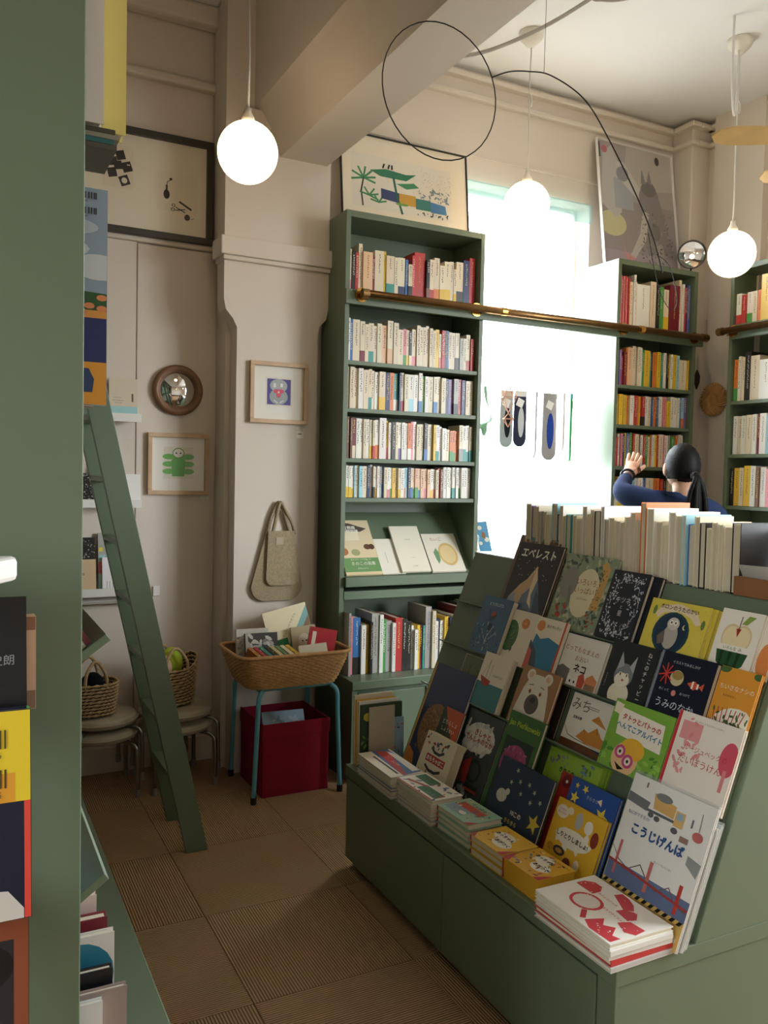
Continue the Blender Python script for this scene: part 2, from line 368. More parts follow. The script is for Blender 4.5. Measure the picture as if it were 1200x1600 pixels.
G().tube(loc_(curve([(1.765, 1.825, 2.153), (1.791, 1.808, 2.007), (1.825, 1.791, 1.938), (1.843, 1.783, 1.964), (1.817, 1.791, 2.058), (1.787, 1.813, 2.093)]), MO), .0011, 5).build('wire_tail', WIRE, t, smooth=True)
# ceiling fan, at rest
t = thing('ceiling_fan', 'ceiling fan with pale wooden blades beyond the pendant by the corner', 'fan', (3.16, 2.15, 2.82))
G().lathe([(0, -.06), (.06, -.06), (.1, -.03), (.1, .05), (.05, .09), (.018, .1), (.018, HC-2.82-.05), (.06, HC-2.82-.03), (.06, HC-2.82-.001), (0, HC-2.82-.001)], 24).build('motor', mat('cream_plastic'), t, smooth=True)
FB = mat('fan_blade_wood', '#c9a468', .35, noise=(10, .15))
for q in (148, 220, 292, 4, 76):
    M = RZ(math.radians(q)) @ Matrix.Rotation(.2, 4, 'X')
    G().prism([(.1, -.03), (.2, -.055), (.48, -.06), (.54, -.04), (.56, 0), (.54, .04), (.48, .06), (.2, .055), (.1, .03)], 'z', -.004, .004, M=M).build('blade', FB, t)

# ------------------------------------------------------------------ tall bookcases on the back wall
def bookcase(name, label, x0, x1, top, shelves, xf=None, y0=3.65, y1=3.93, bottom=.484, group=None, M=None):
    """open case facing -Y; shelves: list of shelf-top heights"""
    t = thing(name, label, 'bookcase', (x0, y0, 0), M=M); W = x1-x0; D = y1-y0; th = .024
    G().box(0, th, 0, D, bottom, top).build('side_panel', GREEN, t, bev=.0015)
    G().box(W-th, W, 0, D, bottom, top).build('side_panel', GREEN, t, bev=.0015)
    G().box(th, W-th, 0, D, top-.03, top).build('top_panel', GREEN, t, bev=.0015)
    G().box(th, W-th, D-.012, D, bottom, top-.03).build('back_panel', GREEN, t)
    for z in shelves: G().box(th, W-th, .006, D-.012, z-.02, z).build('shelf', GREEN, t, bev=.0015)
    return t, W, D
t, W, D = bookcase('bookcase', 'tall green bookcase with slanted display shelf beside the cream pillar', 1.645, 2.425, 2.687, [2.317, 1.987, 1.761, 1.522, 1.332, .882])
G().add([(.024, .01, .945), (W-.024, .01, .945), (W-.024, .245, 1.25), (.024, .245, 1.25), (.024, .0, .93), (W-.024, .0, .93), (W-.024, .26, 1.25), (.024, .26, 1.25)], [(0, 1, 2, 3), (4, 7, 6, 5), (3, 2, 6, 7), (0, 4, 5, 1), (0, 3, 7, 4), (1, 5, 6, 2)]).build('slanted_shelf', GREEN, t)
G().box(.024, W-.024, -.022, .008, .905, .952).build('display_lip', GREEN, t, bev=.002)
G().box(.024, W-.024, -.004, .012, .842, .882).build('rail', GREEN, t, bev=.0015)
G().box(0, W, -.17, D, .444, .484).build('counter', GREEN, t, bev=.003)
G().box(.004, .03, -.16, D, 0, .444).build('base_side', GREEN, t)
G().box(.03, W, -.15, D, .0, .06).build('plinth', GREEN, t)
G().box(.03, W, -.13, D, .06, .444).build('base_body', GREEN, t)
for a, b in ((.045, .40), (.41, .765)): G().box(a, b, -.148, -.13, .07, .42).build('base_door', GREEN, t, bev=.002)
t, W, D = bookcase('bookcase', 'green bookcase behind the reader, between window and corner', 3.32, 3.94, 2.687, [2.327, 1.987, 1.762, 1.525, 1.283, 1.03, .75, .484])
G().box(0, W, -.17, D, 0, .46).build('base_body', GREEN, t)
M3 = T((3.95, 3.42, 0)) @ RZ(-math.pi/2)
t, W, D = bookcase('bookcase', 'green bookcase standing along the side wall past the corner', 0, 1.7, 2.67, [2.342, 1.908, 1.606, 1.313, 1.02, .75, .484], y0=0, y1=.22, M=M3)
G().box(.84, .86, .003, .2, .484, 2.64).build('divider', GREEN, t)
G().box(0, 1.7, -.12, D, 0, .46).build('base_body', GREEN, t)
def ladder_rail(label, x0, x1, z, M, bx0, bx1, brackets, couplings):
    t = thing('ladder_rail', label, 'rail', M=M)
    G().box(bx0, bx1, -.022, -.001, z-.045, z+.024).build('board', GREEN, t, bev=.002)
    G().tube([(x0, -.062, z), (x1, -.062, z)], .019, 20).build('pipe', BRASS, t, smooth=True)
    G().tube([(x1-.04, -.062, z), (x1+.006, -.062, z)], .0225, 20).build('end_cap', BRASS, t)
    G().tube([(x0-.004, -.062, z), (x0+.03, -.062, z)], .0225, 20).build('end_cap', BRASS, t)
    for b in brackets:
        g = G(); g.tube([(b, -.0225, z), (b, -.028, z)], .034, 20).tube([(b, -.026, z), (b, -.06, z)], .011, 12)
        br = g.build('bracket', BRASSB, t)
        for q in (-1, 1): G().tube([(b-.04, -.0225, z+.018*q), (b-.04, -.026, z+.018*q)], .005, 8).build('screw', GREEN, br)
    for c in couplings: G().tube([(c-.016, -.062, z), (c+.016, -.062, z)], .0215, 20).build('coupling', BRASSB, t)
ladder_rail('long brass ladder rail bridging the window between two green bookcases', .062, 2.31, 2.292, T((1.645, 3.65, 0)), -.004, 2.33, [.075, .72, 1.70, 2.25], [.86, 1.80])
ladder_rail('brown pipe rail across the front of the side-wall bookcase', -.02, 1.68, 2.30, M3, .02, 1.68, [.05, .8, 1.6], [])

# ------------------------------------------------------------------ display island
IX0, IY0, IY1, IZ = 1.29, 1.35, 2.775, .378
t = thing('display_island', 'long green display island with slanted tiers above a low cabinet', 'display stand', (IX0, IY0, 0))
o = (IX0, IY0, 0)
def ib(name, x0, x1, y0, y1, z0, z1, bev=.002): return G().box(x0-o[0], x1-o[0], y0-o[1], y1-o[1], z0-o[2], z1-o[2]).build(name, GREEN, t, bev=bev)
ib('base_body', IX0+.012, 2.62, IY0+.004, IY1-.004, .03, IZ-.04)
ib('base_top', IX0, 2.62, IY0, IY1, IZ-.042, IZ)
ib('plinth', IX0+.03, 2.59, IY0+.02, IY1-.02, 0, .03)
for a, b in ((2.083, 2.765), (1.415, 2.077)): ib('base_door', IX0+.001, IX0+.0125, a, b, .035, .33)
ib('base_corner', IX0+.001, IX0+.0125, IY0+.002, 1.409, .03, .336)
def yz(pts, y0, y1, name): return G().prism([(a-o[0], b) for a, b in pts], 'y', y0-o[1], y1-o[1]).build(name, GREEN, t, bev=.0015)
yz([(1.525, IZ), (1.545, IZ), (1.85, 1.15), (1.83, 1.15)], IY0+.02, IY1-.02, 'slanted_board')
prof = [(1.53, IZ), (2.37, IZ), (2.37, 1.135), (1.831, 1.135)]
yz(prof, IY0, IY0+.02, 'end_panel'); yz(prof, IY1-.02, IY1, 'end_panel')
ib('top_board', 1.833, 2.38, IY0, IY1, 1.135, 1.152)
ib('back_panel', 2.35, 2.37, IY0+.02, IY1-.02, IZ, 1.135)
SB = Vector((1.525, 0, IZ)); SU = Vector((.305, 0, .772)).normalized(); SN = Vector((-SU.z, 0, SU.x))
for tt, dp in ((.63, .024), (.465, .03), (.292, .044)):
    a = SB+SU*tt; b = a+SN*dp
    yz([(a.x, a.z), (b.x, b.z), (b.x-SU.x*.005, b.z-SU.z*.005), (a.x-SU.x*.005, a.z-SU.z*.005)], IY0+.02, IY1-.02, 'ledge')

# ------------------------------------------------------------------ shelf end at the aisle and the ladder
PX, PY = .1445, 1.10
t = thing('aisle_bookshelf', 'tall dark green shelf end panel with a low base along the aisle', 'bookshelf', (PX, PY, 0)); o = (PX, PY, 0)
ib('end_panel', -.42, PX, PY, PY+.03, 0, 2.75, .0015)
ib('base_body', -.42, .36, PY+.03, 3.42, 0, .34); ib('base_top', -.42, .376, PY+.03, 3.44, .34, .378, .003)
ib('end_panel', -.42, .12, 3.39, 3.42, .378, 2.75)
ib('back_panel', -.42, -.40, PY+.03, 3.39, .378, 2.75)
for z in (1.53, 1.86, 2.3, 2.72): ib('shelf', -.40, .12, PY+.03, 3.39, z-.02, z)
def yz2(pts, y0, y1, name): return G().prism([(a-o[0], b) for a, b in pts], 'y', y0-o[1], y1-o[1]).build(name, GREEN, t, bev=.001)
for (cx, cz) in ((.178, 1.234), (.178, .915)):
    d = Vector((.81, .586)); n = Vector((-.586, .81)); c = Vector((cx, cz)); a = c-d*.085; q = n*-.011
    yz2([tuple(a), tuple(c), tuple(c+q), tuple(a+q)], PY+.031, 3.38, 'display_lip')
    a2 = a+n*.23
    yz2([tuple(a), tuple(a+d*-.012), tuple(a2+d*-.012), tuple(a2)], PY+.031, 3.38, 'slanted_shelf')
lr = thing('ladder_rail', 'brass ladder rail on the aisle shelf above the leaning ladder', 'rail', (.24, 2.2, 2.33))
G().tube([(0, -1.0, 0), (0, 1.17, 0)], .018, 16).build('pipe', BRASS, lr, smooth=True)
for y in (-.95, .1, 1.1): G().tube([(0, y, 0), (-.15, y, 0)], .012, 10).build('bracket', BRASS, lr)
LA = Vector((.869, 0, 0)); LB = Vector((.869-.222*2.45, 0, 2.45)); ld = (LB-LA).normalized(); ln = Vector((-ld.z, 0, ld.x))  # outwards from the steps
t = thing('step_ladder', 'green wooden library ladder leaning against the aisle shelf', 'ladder', (.86, 3.27, 0)); o = (.86, 3.27, 0)
for y0 in (3.10, 3.418):
    g = G(); w = .078
    a, b = LA, LB
    p = [(a.x-.095*0-o[0], 0), (a.x-o[0], 0), (b.x-o[0], b.z), (b.x-.08-o[0], b.z), (a.x-.083-o[0], 0)]
    G().prism([p[1], p[2], p[3], p[4]], 'y', y0-o[1], y0+.027-o[1]).build('side_rail', GREEN, t, bev=.002)
for z in (.3, .525, .75, .97, 1.19, 1.42, 1.64, 1.86, 2.08, 2.3):
    xf = .869-.222*z
    G().box(xf-.078-o[0], xf-.006-o[0], 3.127-o[1], 3.418-o[1], z-.02, z).build('step', GREEN, t, bev=.002)
for y in (3.113, 3.431):
    G().tube([(.869-.222*2.40-.04-o[0], y-o[1], 2.40), (.869-.222*2.40-.05-o[0], y-o[1], 2.39), (.24-o[0], y-o[1], 2.372), (.205-o[0], y-o[1], 2.36), (.20-o[0], y-o[1], 2.33)], .006, 8).build('hook', BRASS, t)
# ------------------------------------------------------------------ shelved books
CC = dict(w='#efebe2', c='#e6d9bd', g='#a9a7a2', k='#2a2826', r='#c23b3a', p='#e58f97', o='#e2813a', y='#e9c23a', b='#3f76b4', n='#27335f', t='#3f9c96', e='#4f9a4e', m='#7d2a36', l='#a5d3e0', v='#8069a8', s='#7b5640', a='#e8bd98')
CN = dict(w='white', c='cream', g='grey', k='black', r='red', p='pink', o='orange', y='yellow', b='blue', n='navy', t='teal', e='green', m='maroon', l='pale-blue', v='violet', s='brown', a='peach')
RB = random.Random(11)
def jit(h, a=.06):
    c = lin(h); q = 1+RB.uniform(-a, a); return tuple(min(1, x*q*(1+RB.uniform(-.03, .03))) for x in c)
def parse(row):
    out = []
    for tk in row.split():
        i = 1
        while tk[i].isdigit(): i += 1
        out.append((tk[0], int(tk[1:i]), tk[i] if tk[i] != '-' else None, int(tk[i+1:])))
    return out
def book_mesh(w, h, d, col, pages='#e9dfc8'):
    """upright book: spine at local y=0, thickness along x, cover of three boards round a page block"""
    g = G(); b = min(.0022, w*.16)
    g.prism([(0, 0), (w, 0), (w, d), (w-b, d), (w-b, b), (b, b), (b, d), (0, d)], 'z', 0, h, col)
    g.box(b, w-b, b, d-.003, .003, h-.003, pages); return g
def spine_marks(w, h, ink, rows=None, seed=0):
    g = G(); R = random.Random(seed); cw = min(w*.6, .0098); ch = cw*1.12; n = int(h*(R.uniform(.45, .72))/ch); z = h*.93
    for i in range(n):
        z -= ch
        for _ in range(3):
            if R.random() < .5:
                a = R.uniform(-.45, .1)*cw; zz = z+R.uniform(.1, .75)*ch; g.poly([(w/2+a, -.0003, zz), (w/2+a+cw*.45, -.0003, zz), (w/2+a+cw*.45, -.0003, zz+ch*.16), (w/2+a, -.0003, zz+ch*.16)], ink)
            else:
                a = R.uniform(-.4, .35)*cw; g.poly([(w/2+a, -.0003, z+.08*ch), (w/2+a+cw*.16, -.0003, z+.08*ch), (w/2+a+cw*.16, -.0003, z+.8*ch), (w/2+a, -.0003, z+.8*ch)], ink)
    if n < 3 or not g.v: g = G(); z = h*.45; g.poly([(w*.3, -.0003, h*.5), (w*.7, -.0003, h*.5), (w*.7, -.0003, h*.85), (w*.3, -.0003, h*.85)], ink)
    return g
ORD = 'zeroth next second third fourth fifth sixth seventh eighth ninth tenth eleventh twelfth thirteenth fourteenth'.split()
def unique_labels(descs, sides, noun, where, lead=''):
    """one label for each thing of a row: by look, else by its neighbours, else counted from a neighbour that looks like no other"""
    n = len(descs); out = []
    for i, d in enumerate(descs):
        lab = f'{d} {noun}'
        if descs.count(d) > 1:
            pv = descs[i-1].split()[-1] if i else 'panel'; nx = descs[i+1].split()[-1] if i+1 < n else 'panel'
            lab = f'{lab} between {pv} and {nx}'
        out.append(lab)
    for i, d in enumerate(descs):
        if out.count(out[i]) > 1:
            best = None
            for j, e in enumerate(descs):
                if descs.count(e) == 1 and abs(i-j) < len(ORD) and (best is None or (abs(i-j), len(e)) < best[0]): best = ((abs(i-j), len(e)), j)
            if best: j = best[1]; out[i] = f'{d} {noun} {ORD[abs(i-j)]} {sides[1] if i > j else sides[0]}ward from {descs[j]}'
    return [f'{lead}{x} {where}'.strip() for x in out]
def row_books(row, M, length, hmax, depth, name, where, group, noun='book', setback=(.004, .02), lean=True, sides=('pillar', 'window')):
    """one shelf of books along local x from 0 to length, spines towards local -y"""
    P = parse(row); tot = sum(p[1] for p in P); x = 0; made = []; med = sorted(p[1] for p in P)[len(P)//2]
    for i, (c, wpx, band, hp) in enumerate(P):
        w = length*wpx/tot
        if c == '_': x += w; continue
        h = hmax*hp/100*RB.uniform(.985, 1.01); d = depth*RB.uniform(.85, 1.0); sb = RB.uniform(*setback); tw = w*.955
        col = jit(CC[c]); g = book_mesh(tw, h, d, col)
        MM = M @ T((x, sb, .0012))
        if lean and RB.random() < .12 and h < .25: MM = MM @ Matrix.Rotation(RB.uniform(-.004, .012), 4, 'Y')
        ob = g.build(name, GLOSS, M=MM)
        dark = c in 'knmbvsetr'
        ink = RB.choice(['#f4efe2', '#e9dfc0', '#f2d36a']) if dark else RB.choice(['#2a2624', '#3c3530', '#2a2624', '#8c2f2c', '#2f4470'])
        hh = h*(.66 if band else 1); k = spine_marks(tw, hh, ink, seed=RB.random())
        if band: k.v = [(a, b, q+h-hh) for a, b, q in k.v]
        if wpx > 4: k.build('spine_lettering', INK, ob)
        if band:
            bh = h*RB.uniform(.27, .36); e = .0005; q = G(); q.prism([(-e, -e), (tw+e, -e), (tw+e, d*.9), (tw-.0005, d*.9), (tw-.0005, e), (.0005, e), (.0005, d*.9), (-e, d*.9)], 'z', 0, bh, jit(CC[band]))
            bd = q.build('paper_band', GLOSS, ob); spine_marks(tw, bh, '#f4efe2' if band in 'knmbvsetr' else '#3c3530', seed=RB.random()).build('band_lettering', INK, bd)
        sz = ('thick ' if wpx > med*1.35 else 'slim ' if wpx < med*.7 else '')+('tall ' if hp >= 97 else 'short ' if hp <= 79 else '')
        made.append([ob, sz, (CN[band]+'-banded ' if band else '')+CN[c], x]); x += w
    for m, lab in zip(made, unique_labels([a+b for _, a, b, _ in made], sides, noun, where)): tag(m[0], lab, 'book', group)
    return made
PB = 'paperback_book'; C1 = 'of pillar-side bookcase'
def c1(row, z, h, nm, depth=.13): return row_books(row, T((1.672, 3.672, z)), .722, h, depth, PB, f'{nm} {C1}', f'books {nm} {C1}')
c1('c28p86 k20-80 r20-80 c24-98 a62-84 m18-78 c60-92 y14-92 c52t84 c25-82 c46n84 b18-80 c26k72 r20-92 r74-100 k22s86 c32r88 c38o94 c36y80 c40y90 c26-92 c20y76 c50k94 n44-100 r40-106', 2.317, .232, 'on top shelf')
c1('w20-96 b20-92 c44-94 c30m90 c22-86 c32t88 c22-84 c30-90 a34-88 c36a100 c32-96 c32-82 p24e84 c16y82 k18c80 c28p86 c24-96 c22-94 c20-94 c22-97 c20-92 c18-88 y26-92 c16p82 r22-90 n20-92 b10-90 c24-88 c22-88 c30k88 g28-78 c18-78 c28r88 r22-78', 1.987, .213, 'on second shelf')
c1('c24-98 c28-96 c26-94 w30-94 c32-93 c20t94 c22-92 w26-90 c40y90 n28-90 o30-90 t28w90 n14-90 c24r92 c28-90 w34l90 w30-90 w24b96 e20-90 w22-88 c34-88 c28b90 c24-90 c30-88 n24-86 v30-86 g32k88 r26-88 n26-86 c24-86 c28-86', 1.761, .205, 'on third shelf')
c1('s12-96 s12-96 s12-95 s13-95 m26c95 w24-94 w24-93 c20-93 w22-93 c18y92 c16r92 w26o93 w46-98 y20p92 w18-88 k28-90 c22-90 w20v90 w24-89 w18-89 o24w90 p18-94 w20-94 c26-88 c28-88 k24b90 c40-89 y18-88 w22t88 w24-84 w28-80 c30-78 o20e76 o22e76 o22-75 c28g90 w28t90 w22t90 c18t88', 1.522, .205, 'on fourth shelf')
c1('k14-100 w16y98 w16y98 w16y98 l10-98 c22-98 l22-98 c28-98 n18-100 w16-102 c12k98 w12y96 w14-98 g16-98 b16-96 c18-95 w18p95 w14e95 y22-95 w16-95 c16y95 w22-95 l12o95 l14-95 n18-96 c14b96 a16e94 a22e94 a14b94 a24-94 a20p94 a20-93 w18y93 w18p93 c18-92 r16-96 s20-94 w22-100 w20-101 w18-100 w22t100 w18-100 w20e100 w22-101 w20-100 w24-100', 1.332, .157, 'on fifth shelf', .105)
row_books('g12-100 p22-94 b40k92 w24-80 y18-78 k12-84 g40-98 w20-94 e18-86 g30-84 w18-80 r38-88 k26-86 k26-82 w16-72 w18-66 y16-74 m16-72 t12-72 g34-104 c20-96 w16-78 n20-80 w20-78 y24-84 n22-84 w20-86 g20-84 m40-98 k20-92 g40-100', T((1.672, 3.585, .484)), .722, .30, .22, 'hardback_book', 'above counter of pillar-side bookcase', 'books above the counter of the pillar-side bookcase', setback=(.0, .03))
C2 = 'in bookcase behind reader'
def c2(row, z, h, nm): return row_books(row, T((3.347, 3.665, z)), .564, h, .19, 'picture_book', f'{nm} {C2}', f'books {nm} {C2}', sides=('window', 'corner'))
c2('r10-88 p10-88 r10-87 p9-87 r10-87 p9-86 r10-86 r10-86 c20-80 w14-92 c10-82 w90-78 c40-86 k20-82 e30-80 c40y76 m70-86 c18-98 w14-90 r12-86 n12-92 v10-90 b10-92', 2.327, .31, 'on top shelf')
c2('l14-84 v12-84 r14-70 m16-80 o10-92 a26-92 c20-96 c16-96 w16-96 e14-90 y32-90 t8-88 k8-88 o22-88 y22-88 t12-88 w16-88 k12-88 y14-86 w14-86 y18-86 l20-86 c45-76 y6-76', 1.987, .235, 'on second shelf')
c2('y24-86 y24-86 y20-85 o20-85 w24-85 r14-85 r14-85 o10-84 y10-84 r20k84 w24-86 c20-86 b8-84 o14-86 s14-86 b10-84 w24-88 p18-88 y26-76 w24-90 w22-90 w14-90 b10-88 l20o90 v14-92', 1.762, .20, 'on third shelf')
c2('r28-80 w10-90 p10-90 n10-90 y10-92 b8-92 v12-92 e14-96 r10-94 c20-92 s8-90 w20-90 r10-90 e14-92 c14-86 o10-92 w14-92 y12-92 r8-90 c24-94 p10-94 w24-92 g12-92 e20-90 r8-90 o12-92 w14-96 w18-94 b10-60', 1.525, .205, 'on fourth shelf')
c2('c24-80 y30-96 c20-94 l16-94 c10-90 w20-94 b16-94 c30-92 o26-92 r14-92 k14-92 c18-90 w20-90 c16-90 c16-90', 1.283, .19, 'on fifth shelf')
C3 = 'in side-wall bookcase'
def c3(row, z, h, nm): return row_books(row, M3 @ T((.03, .012, z)), .79, h, .17, 'picture_book', f'{nm} {C3}', f'books {nm} {C3}', sides=('corner', 'lamp'))
c3('w18r66 r16-62 w20e66 c16-66 o14-66 y36-96 w26-104 c30-90 r20-90 b30-88 w30-92 y20-80 c30-90 k24-92 w30-88 e20-86 c30-90', 2.342, .26, 'on top shelf')
c3('o14e88 w8-94 c8-92 k20-100 c28-92 w40-80 c20-84 m20-96 w24-96 g30-90 b24-92 c30-96 w30-90 r20-84 y20-88 w30-92', 1.908, .27, 'on second shelf')
c3('w12-90 c12-90 w12-91 c14-91 w12-92 m6-92 w16-93 l12-92 o8-92 w12-92 b12-92 c12-90 w14-92 n14-92 v12-92 k10-92 w16-90 c20-90 r14-90 w20-92 e14-88 w20-92', 1.606, .24, 'on third shelf')
c3('k10-90 y14-92 c10-92 y16-98 w12-96 s8-92 w14-94 p14-90 l10-92 w16-92 b8-92 w26-90 c18-90 r12-90 w24-90 y14-90 w20-90 t16-90 c20-88', 1.313, .235, 'on fourth shelf')
# ------------------------------------------------------------------ book row along the island top: fore-edges face the aisle
RT = random.Random(5); y = 2.47; i = 0
tops = 'w v c g c c l k w c t c c w c c k w g c c c c c c o w c c w c l b c k c c c c k'.split()
prev = 'panel'; rows = []
while y > 1.50 and i < len(tops):
    c = tops[i]; w = RT.choice([.016, .019, .022, .026, .03]); h = RT.uniform(.165, .20)+(.03 if c in 'vwlo' else 0); d = .128+(.05 if c in 'vlowb' else 0)+RT.uniform(0, .012)
    g = book_mesh(w*.95, h, d, jit(CC[c]), '#d9cdb2')
    # spine away from the aisle: local -y -> world +X
    ob = g.build('novel', GLOSS, M=frame((1.845+d+RT.uniform(-.004, .006), y-w, 1.1525), (0, 1, 0), (-1, 0, 0)))
    G().poly([(w*.2, d+.0004-.003, h*.05), (w*.75, d+.0004-.003, h*.05), (w*.75, d+.0004-.003, h*.95), (w*.2, d+.0004-.003, h*.95)], '#cfc2a6').build('fore_edge_crease', PRINT, ob) if i % 3 == 0 else None
    rows.append((ob, ('slim ' if w < .018 else 'thick ' if w > .027 else '')+('tall ' if h > .2 else '')+CN[c], CN[c])); y -= w+.0006; i += 1
for (ob, d_, c_), lab in zip(rows, unique_labels([r[1] for r in rows], ('window', 'box'), 'book', 'fore-edge out on island top')):
    tag(ob, lab, 'book', 'books standing fore-edge out along the island top')
# ------------------------------------------------------------------ face-out picture books
def face_book(label, M, w, h, th, col, art=(), texts=(), group=None, name='picture_book', spine=None, side='l', cat='book', film=False, pages='#e2d8c2'):
    """book lying in its local frame: x across the cover, y up the cover, z out of the front cover; back cover at z=0"""
    t = thing(name, label, cat, M=M, group=group); b = min(.0022, th*.2); g = G(); c = lin(col); sc = spine or col
    g.box(0, w, 0, h, 0, b, c).box(0, w, 0, h, th-b, th, c)
    if side == 'l': g.box(0, b, 0, h, b, th-b, sc)
    else: g.box(w-b, w, 0, h, b, th-b, sc)
    g.build('cover', GLOSS, t)
    G().box(*((b, w-.003) if side == 'l' else (.003, w-b)), .003, h-.003, b, th-b, pages).build('page_block', PRINT, t)
    z = th+.0001
    if art:
        g = G(); z = shapes(g, [('r', .004, .004, .996, .996, col), *art], w, h, z); g.build('cover_print', GLOSS, t)
    for n_, T_ in enumerate(texts):
        g = G(); body, x, y, s, c = T_[:5]; kw = T_[5] if len(T_) > 5 else {}
        put_text(g, body, x*w, y*h, s*h, c, z+.0001, **kw); g.build('title_lettering' if n_ == 0 else 'lettering', INK, t)
    if film:
        e = .0012; g = G(); g.box(-e, w+e, .001, h+.008, -e, th+e); g.build('film_sleeve', FILM, t)
    return t
def isl(Y, tb, d):
    """frame on the slanted board: Y of the window-side edge, distance up the slope, distance off the board"""
    p = SB+SU*tb+SN*d; return frame((p.x, Y, p.z), (0, -1, 0), SU)
TIER = {1: .631, 2: .466, 3: .293, 4: .0004}
def tier(row, Y, d): return isl(Y, TIER[row]+(-.39*d if row == 4 else 0), d)
def rep(label, row, Y, w, h, th, col, n, step=.004, dY=-.004, **kw):
    """plain copies standing behind a face-out book"""
    for i in range(n): face_book(label[i], tier(row, Y+dY*(n-i), .001+i*(th+.0008)), w, h, th, col, **kw)
V = dict(vertical=True); B = dict(bold=.03)
K, W_, CR = '#201d1c', '#f3eee2', '#eee4cf'
R_ = random.Random(3)
def leafy(n, cols, x0=0, y0=0, x1=1, y1=1, s=.05, seed=1): return ('b', n, x0, y0, x1, y1, s, cols, seed)
stars = lambda n, x0, y0, x1, y1, s, col, seed: [('c', q.uniform(x0, x1), q.uniform(y0, y1), s, s, col) for q in [random.Random(seed)] for _ in range(n)]
# top tier
face_book('brown marbled book peeping above the black mountain book', tier(1, 2.50, .001), .268, .292, .008, '#6d5442', [('b', 60, .0, .85, 1, 1, .05, ['#8a6a4c', '#4c3a30', '#a98a66'], 2), ('r', .25, .93, .6, .985, '#4f8a80')])
face_book('black picture book with a pale angular mountain under stars', tier(1, 2.465, .0105), .236, .262, .012, '#26262b',
    [('p', [(.05, 0), (.12, .22), (.3, .42), (.42, .5), (.56, .7), (.66, .52), (.8, .3), (.97, 0)], '#6c7a92'), ('p', [(.05, 0), (.12, .22), (.3, .42), (.42, .5), (.56, .7), (.58, .42), (.42, .28), (.36, 0)], '#c9ab82'), ('p', [(.56, .7), (.66, .52), (.62, .3), (.7, .12), (.58, .2), (.55, .42)], '#e7d5b4'), ('p', [(.05, 0), (.12, .22), (.24, .3), (.3, .1), (.2, 0)], '#8e97a6'), ('p', [(.7, .4), (.8, .3), (.97, 0), (.75, 0)], '#40506e')]+stars(26, .05, .5, .95, .9, .006, W_, 4),
    [('エベレスト', .5, .86, .15, W_, dict(maxw=.19, bold=.03))])
face_book('green jungle picture book with elephant, giraffe and cream centre', tier(1, 2.207, .003), .243, .248, .012, '#8d9a7c',
    [leafy(170, ['#5d7457', '#a9ad8c', '#74806a', '#c2bda0', '#48584a', '#98a58a'], s=.05, seed=8), ('c', .55, .5, .25, .33, '#e6dbb6'), ('c', .2, .6, .17, .22, '#8d8a80'), ('l', [(.25, .55), (.3, .35), (.26, .2)], .06, '#7d7a72'), ('p', [(.72, .3), (.8, .75), (.72, .9), (.8, .95), (.9, .85), (.88, .3)], '#cfa35c'), ('b', 30, .74, .3, .88, .85, .02, ['#7d5230'], 5), ('b', 10, .05, .1, .3, .35, .04, ['#b5402f'], 6), ('b', 10, .7, .05, .95, .3, .04, ['#b5402f', '#33513a'], 7)],
    [('いろいろ', .54, .64, .1, '#a5482f', dict(maxw=.09)), ('いっぱい', .54, .53, .1, '#a5482f', dict(maxw=.09)), ('ふしぎなえほん', .54, .42, .03, '#5b4a38')])
fx = []
for q in range(14):
    a = q*.45; fx.append(('l', [(.5+.36*math.cos(a)+.05*math.cos(3*a), .5+.42*math.sin(a)), (.5+.40*math.cos(a+.2), .5+.45*math.sin(a+.2)), (.5+.34*math.cos(a+.4), .5+.38*math.sin(a+.4))], .012, '#c9cbd0'))
fx += [leafy(80, ['#d7d9de', '#b9bcc4'], .06, .04, .34, .96, .03, 12), leafy(80, ['#d7d9de', '#b9bcc4'], .68, .04, .94, .96, .03, 13), leafy(40, ['#d7d9de', '#b9bcc4'], .3, .03, .7, .25, .03, 14), leafy(30, ['#d7d9de', '#b9bcc4'], .3, .8, .7, .97, .03, 15)]
face_book('dark second copy standing behind the silver-vine book', tier(1, 1.925, .001), .152, .213, .014, '#1d2029')
face_book('black book covered in silver vines and leaves', tier(1, 1.955, .016), .152, .213, .016, '#20232d', fx, [('キツネ', .5, .58, .1, '#d7d9de', dict(maxw=.07)), ('と', .5, .48, .06, '#d7d9de'), ('星', .5, .39, .09, '#d7d9de')])
for i in range(2): face_book(f'yellow owl book copy, {["rearmost", "middle"][i]} of the three behind one another', tier(1, 1.768-.006*(2-i), .001+i*.0095), .214, .15, .009, '#d5c04c')
face_book('yellow picture book with an owl in a dark blue wreath', tier(1, 1.772, .0205), .212, .15, .009, '#dcc850',
    [('b', 60, .02, .05, .98, .95, .008, ['#a08d2c'], 20), ('c', .46, .4, .3, .4, '#23424f'), ('c', .46, .4, .26, .35, '#1d3447'), ('c', .47, .34, .12, .24, '#b6aca0'), ('c', .47, .58, .1, .12, '#cfc6bb'), ('c', .435, .6, .035, .05, '#f0ead9'), ('c', .505, .6, .035, .05, '#f0ead9'), ('c', .435, .6, .014, .02, K), ('c', .505, .6, .014, .02, K), ('p', [(.36, .45), (.26, .3), (.3, .15), (.4, .2)], '#6d625a'), ('c', .66, .55, .03, .05, '#e6d9a8'), ('c', .675, .56, .025, .045, '#1d3447'), ('p', [(.12, .72), (.2, .88), (.5, .97), (.8, .85), (.9, .66), (.82, .62), (.7, .75), (.5, .82), (.28, .76), (.18, .64)], '#e9d3b4'), ('c', .1, .78, .03, .09, '#6b8440'), ('c', .93, .66, .03, .09, '#6b8440')],
    [('ホロンのうたのかい', .5, .87, .13, K, dict(maxw=.135, bold=.02, rot=-.02))])
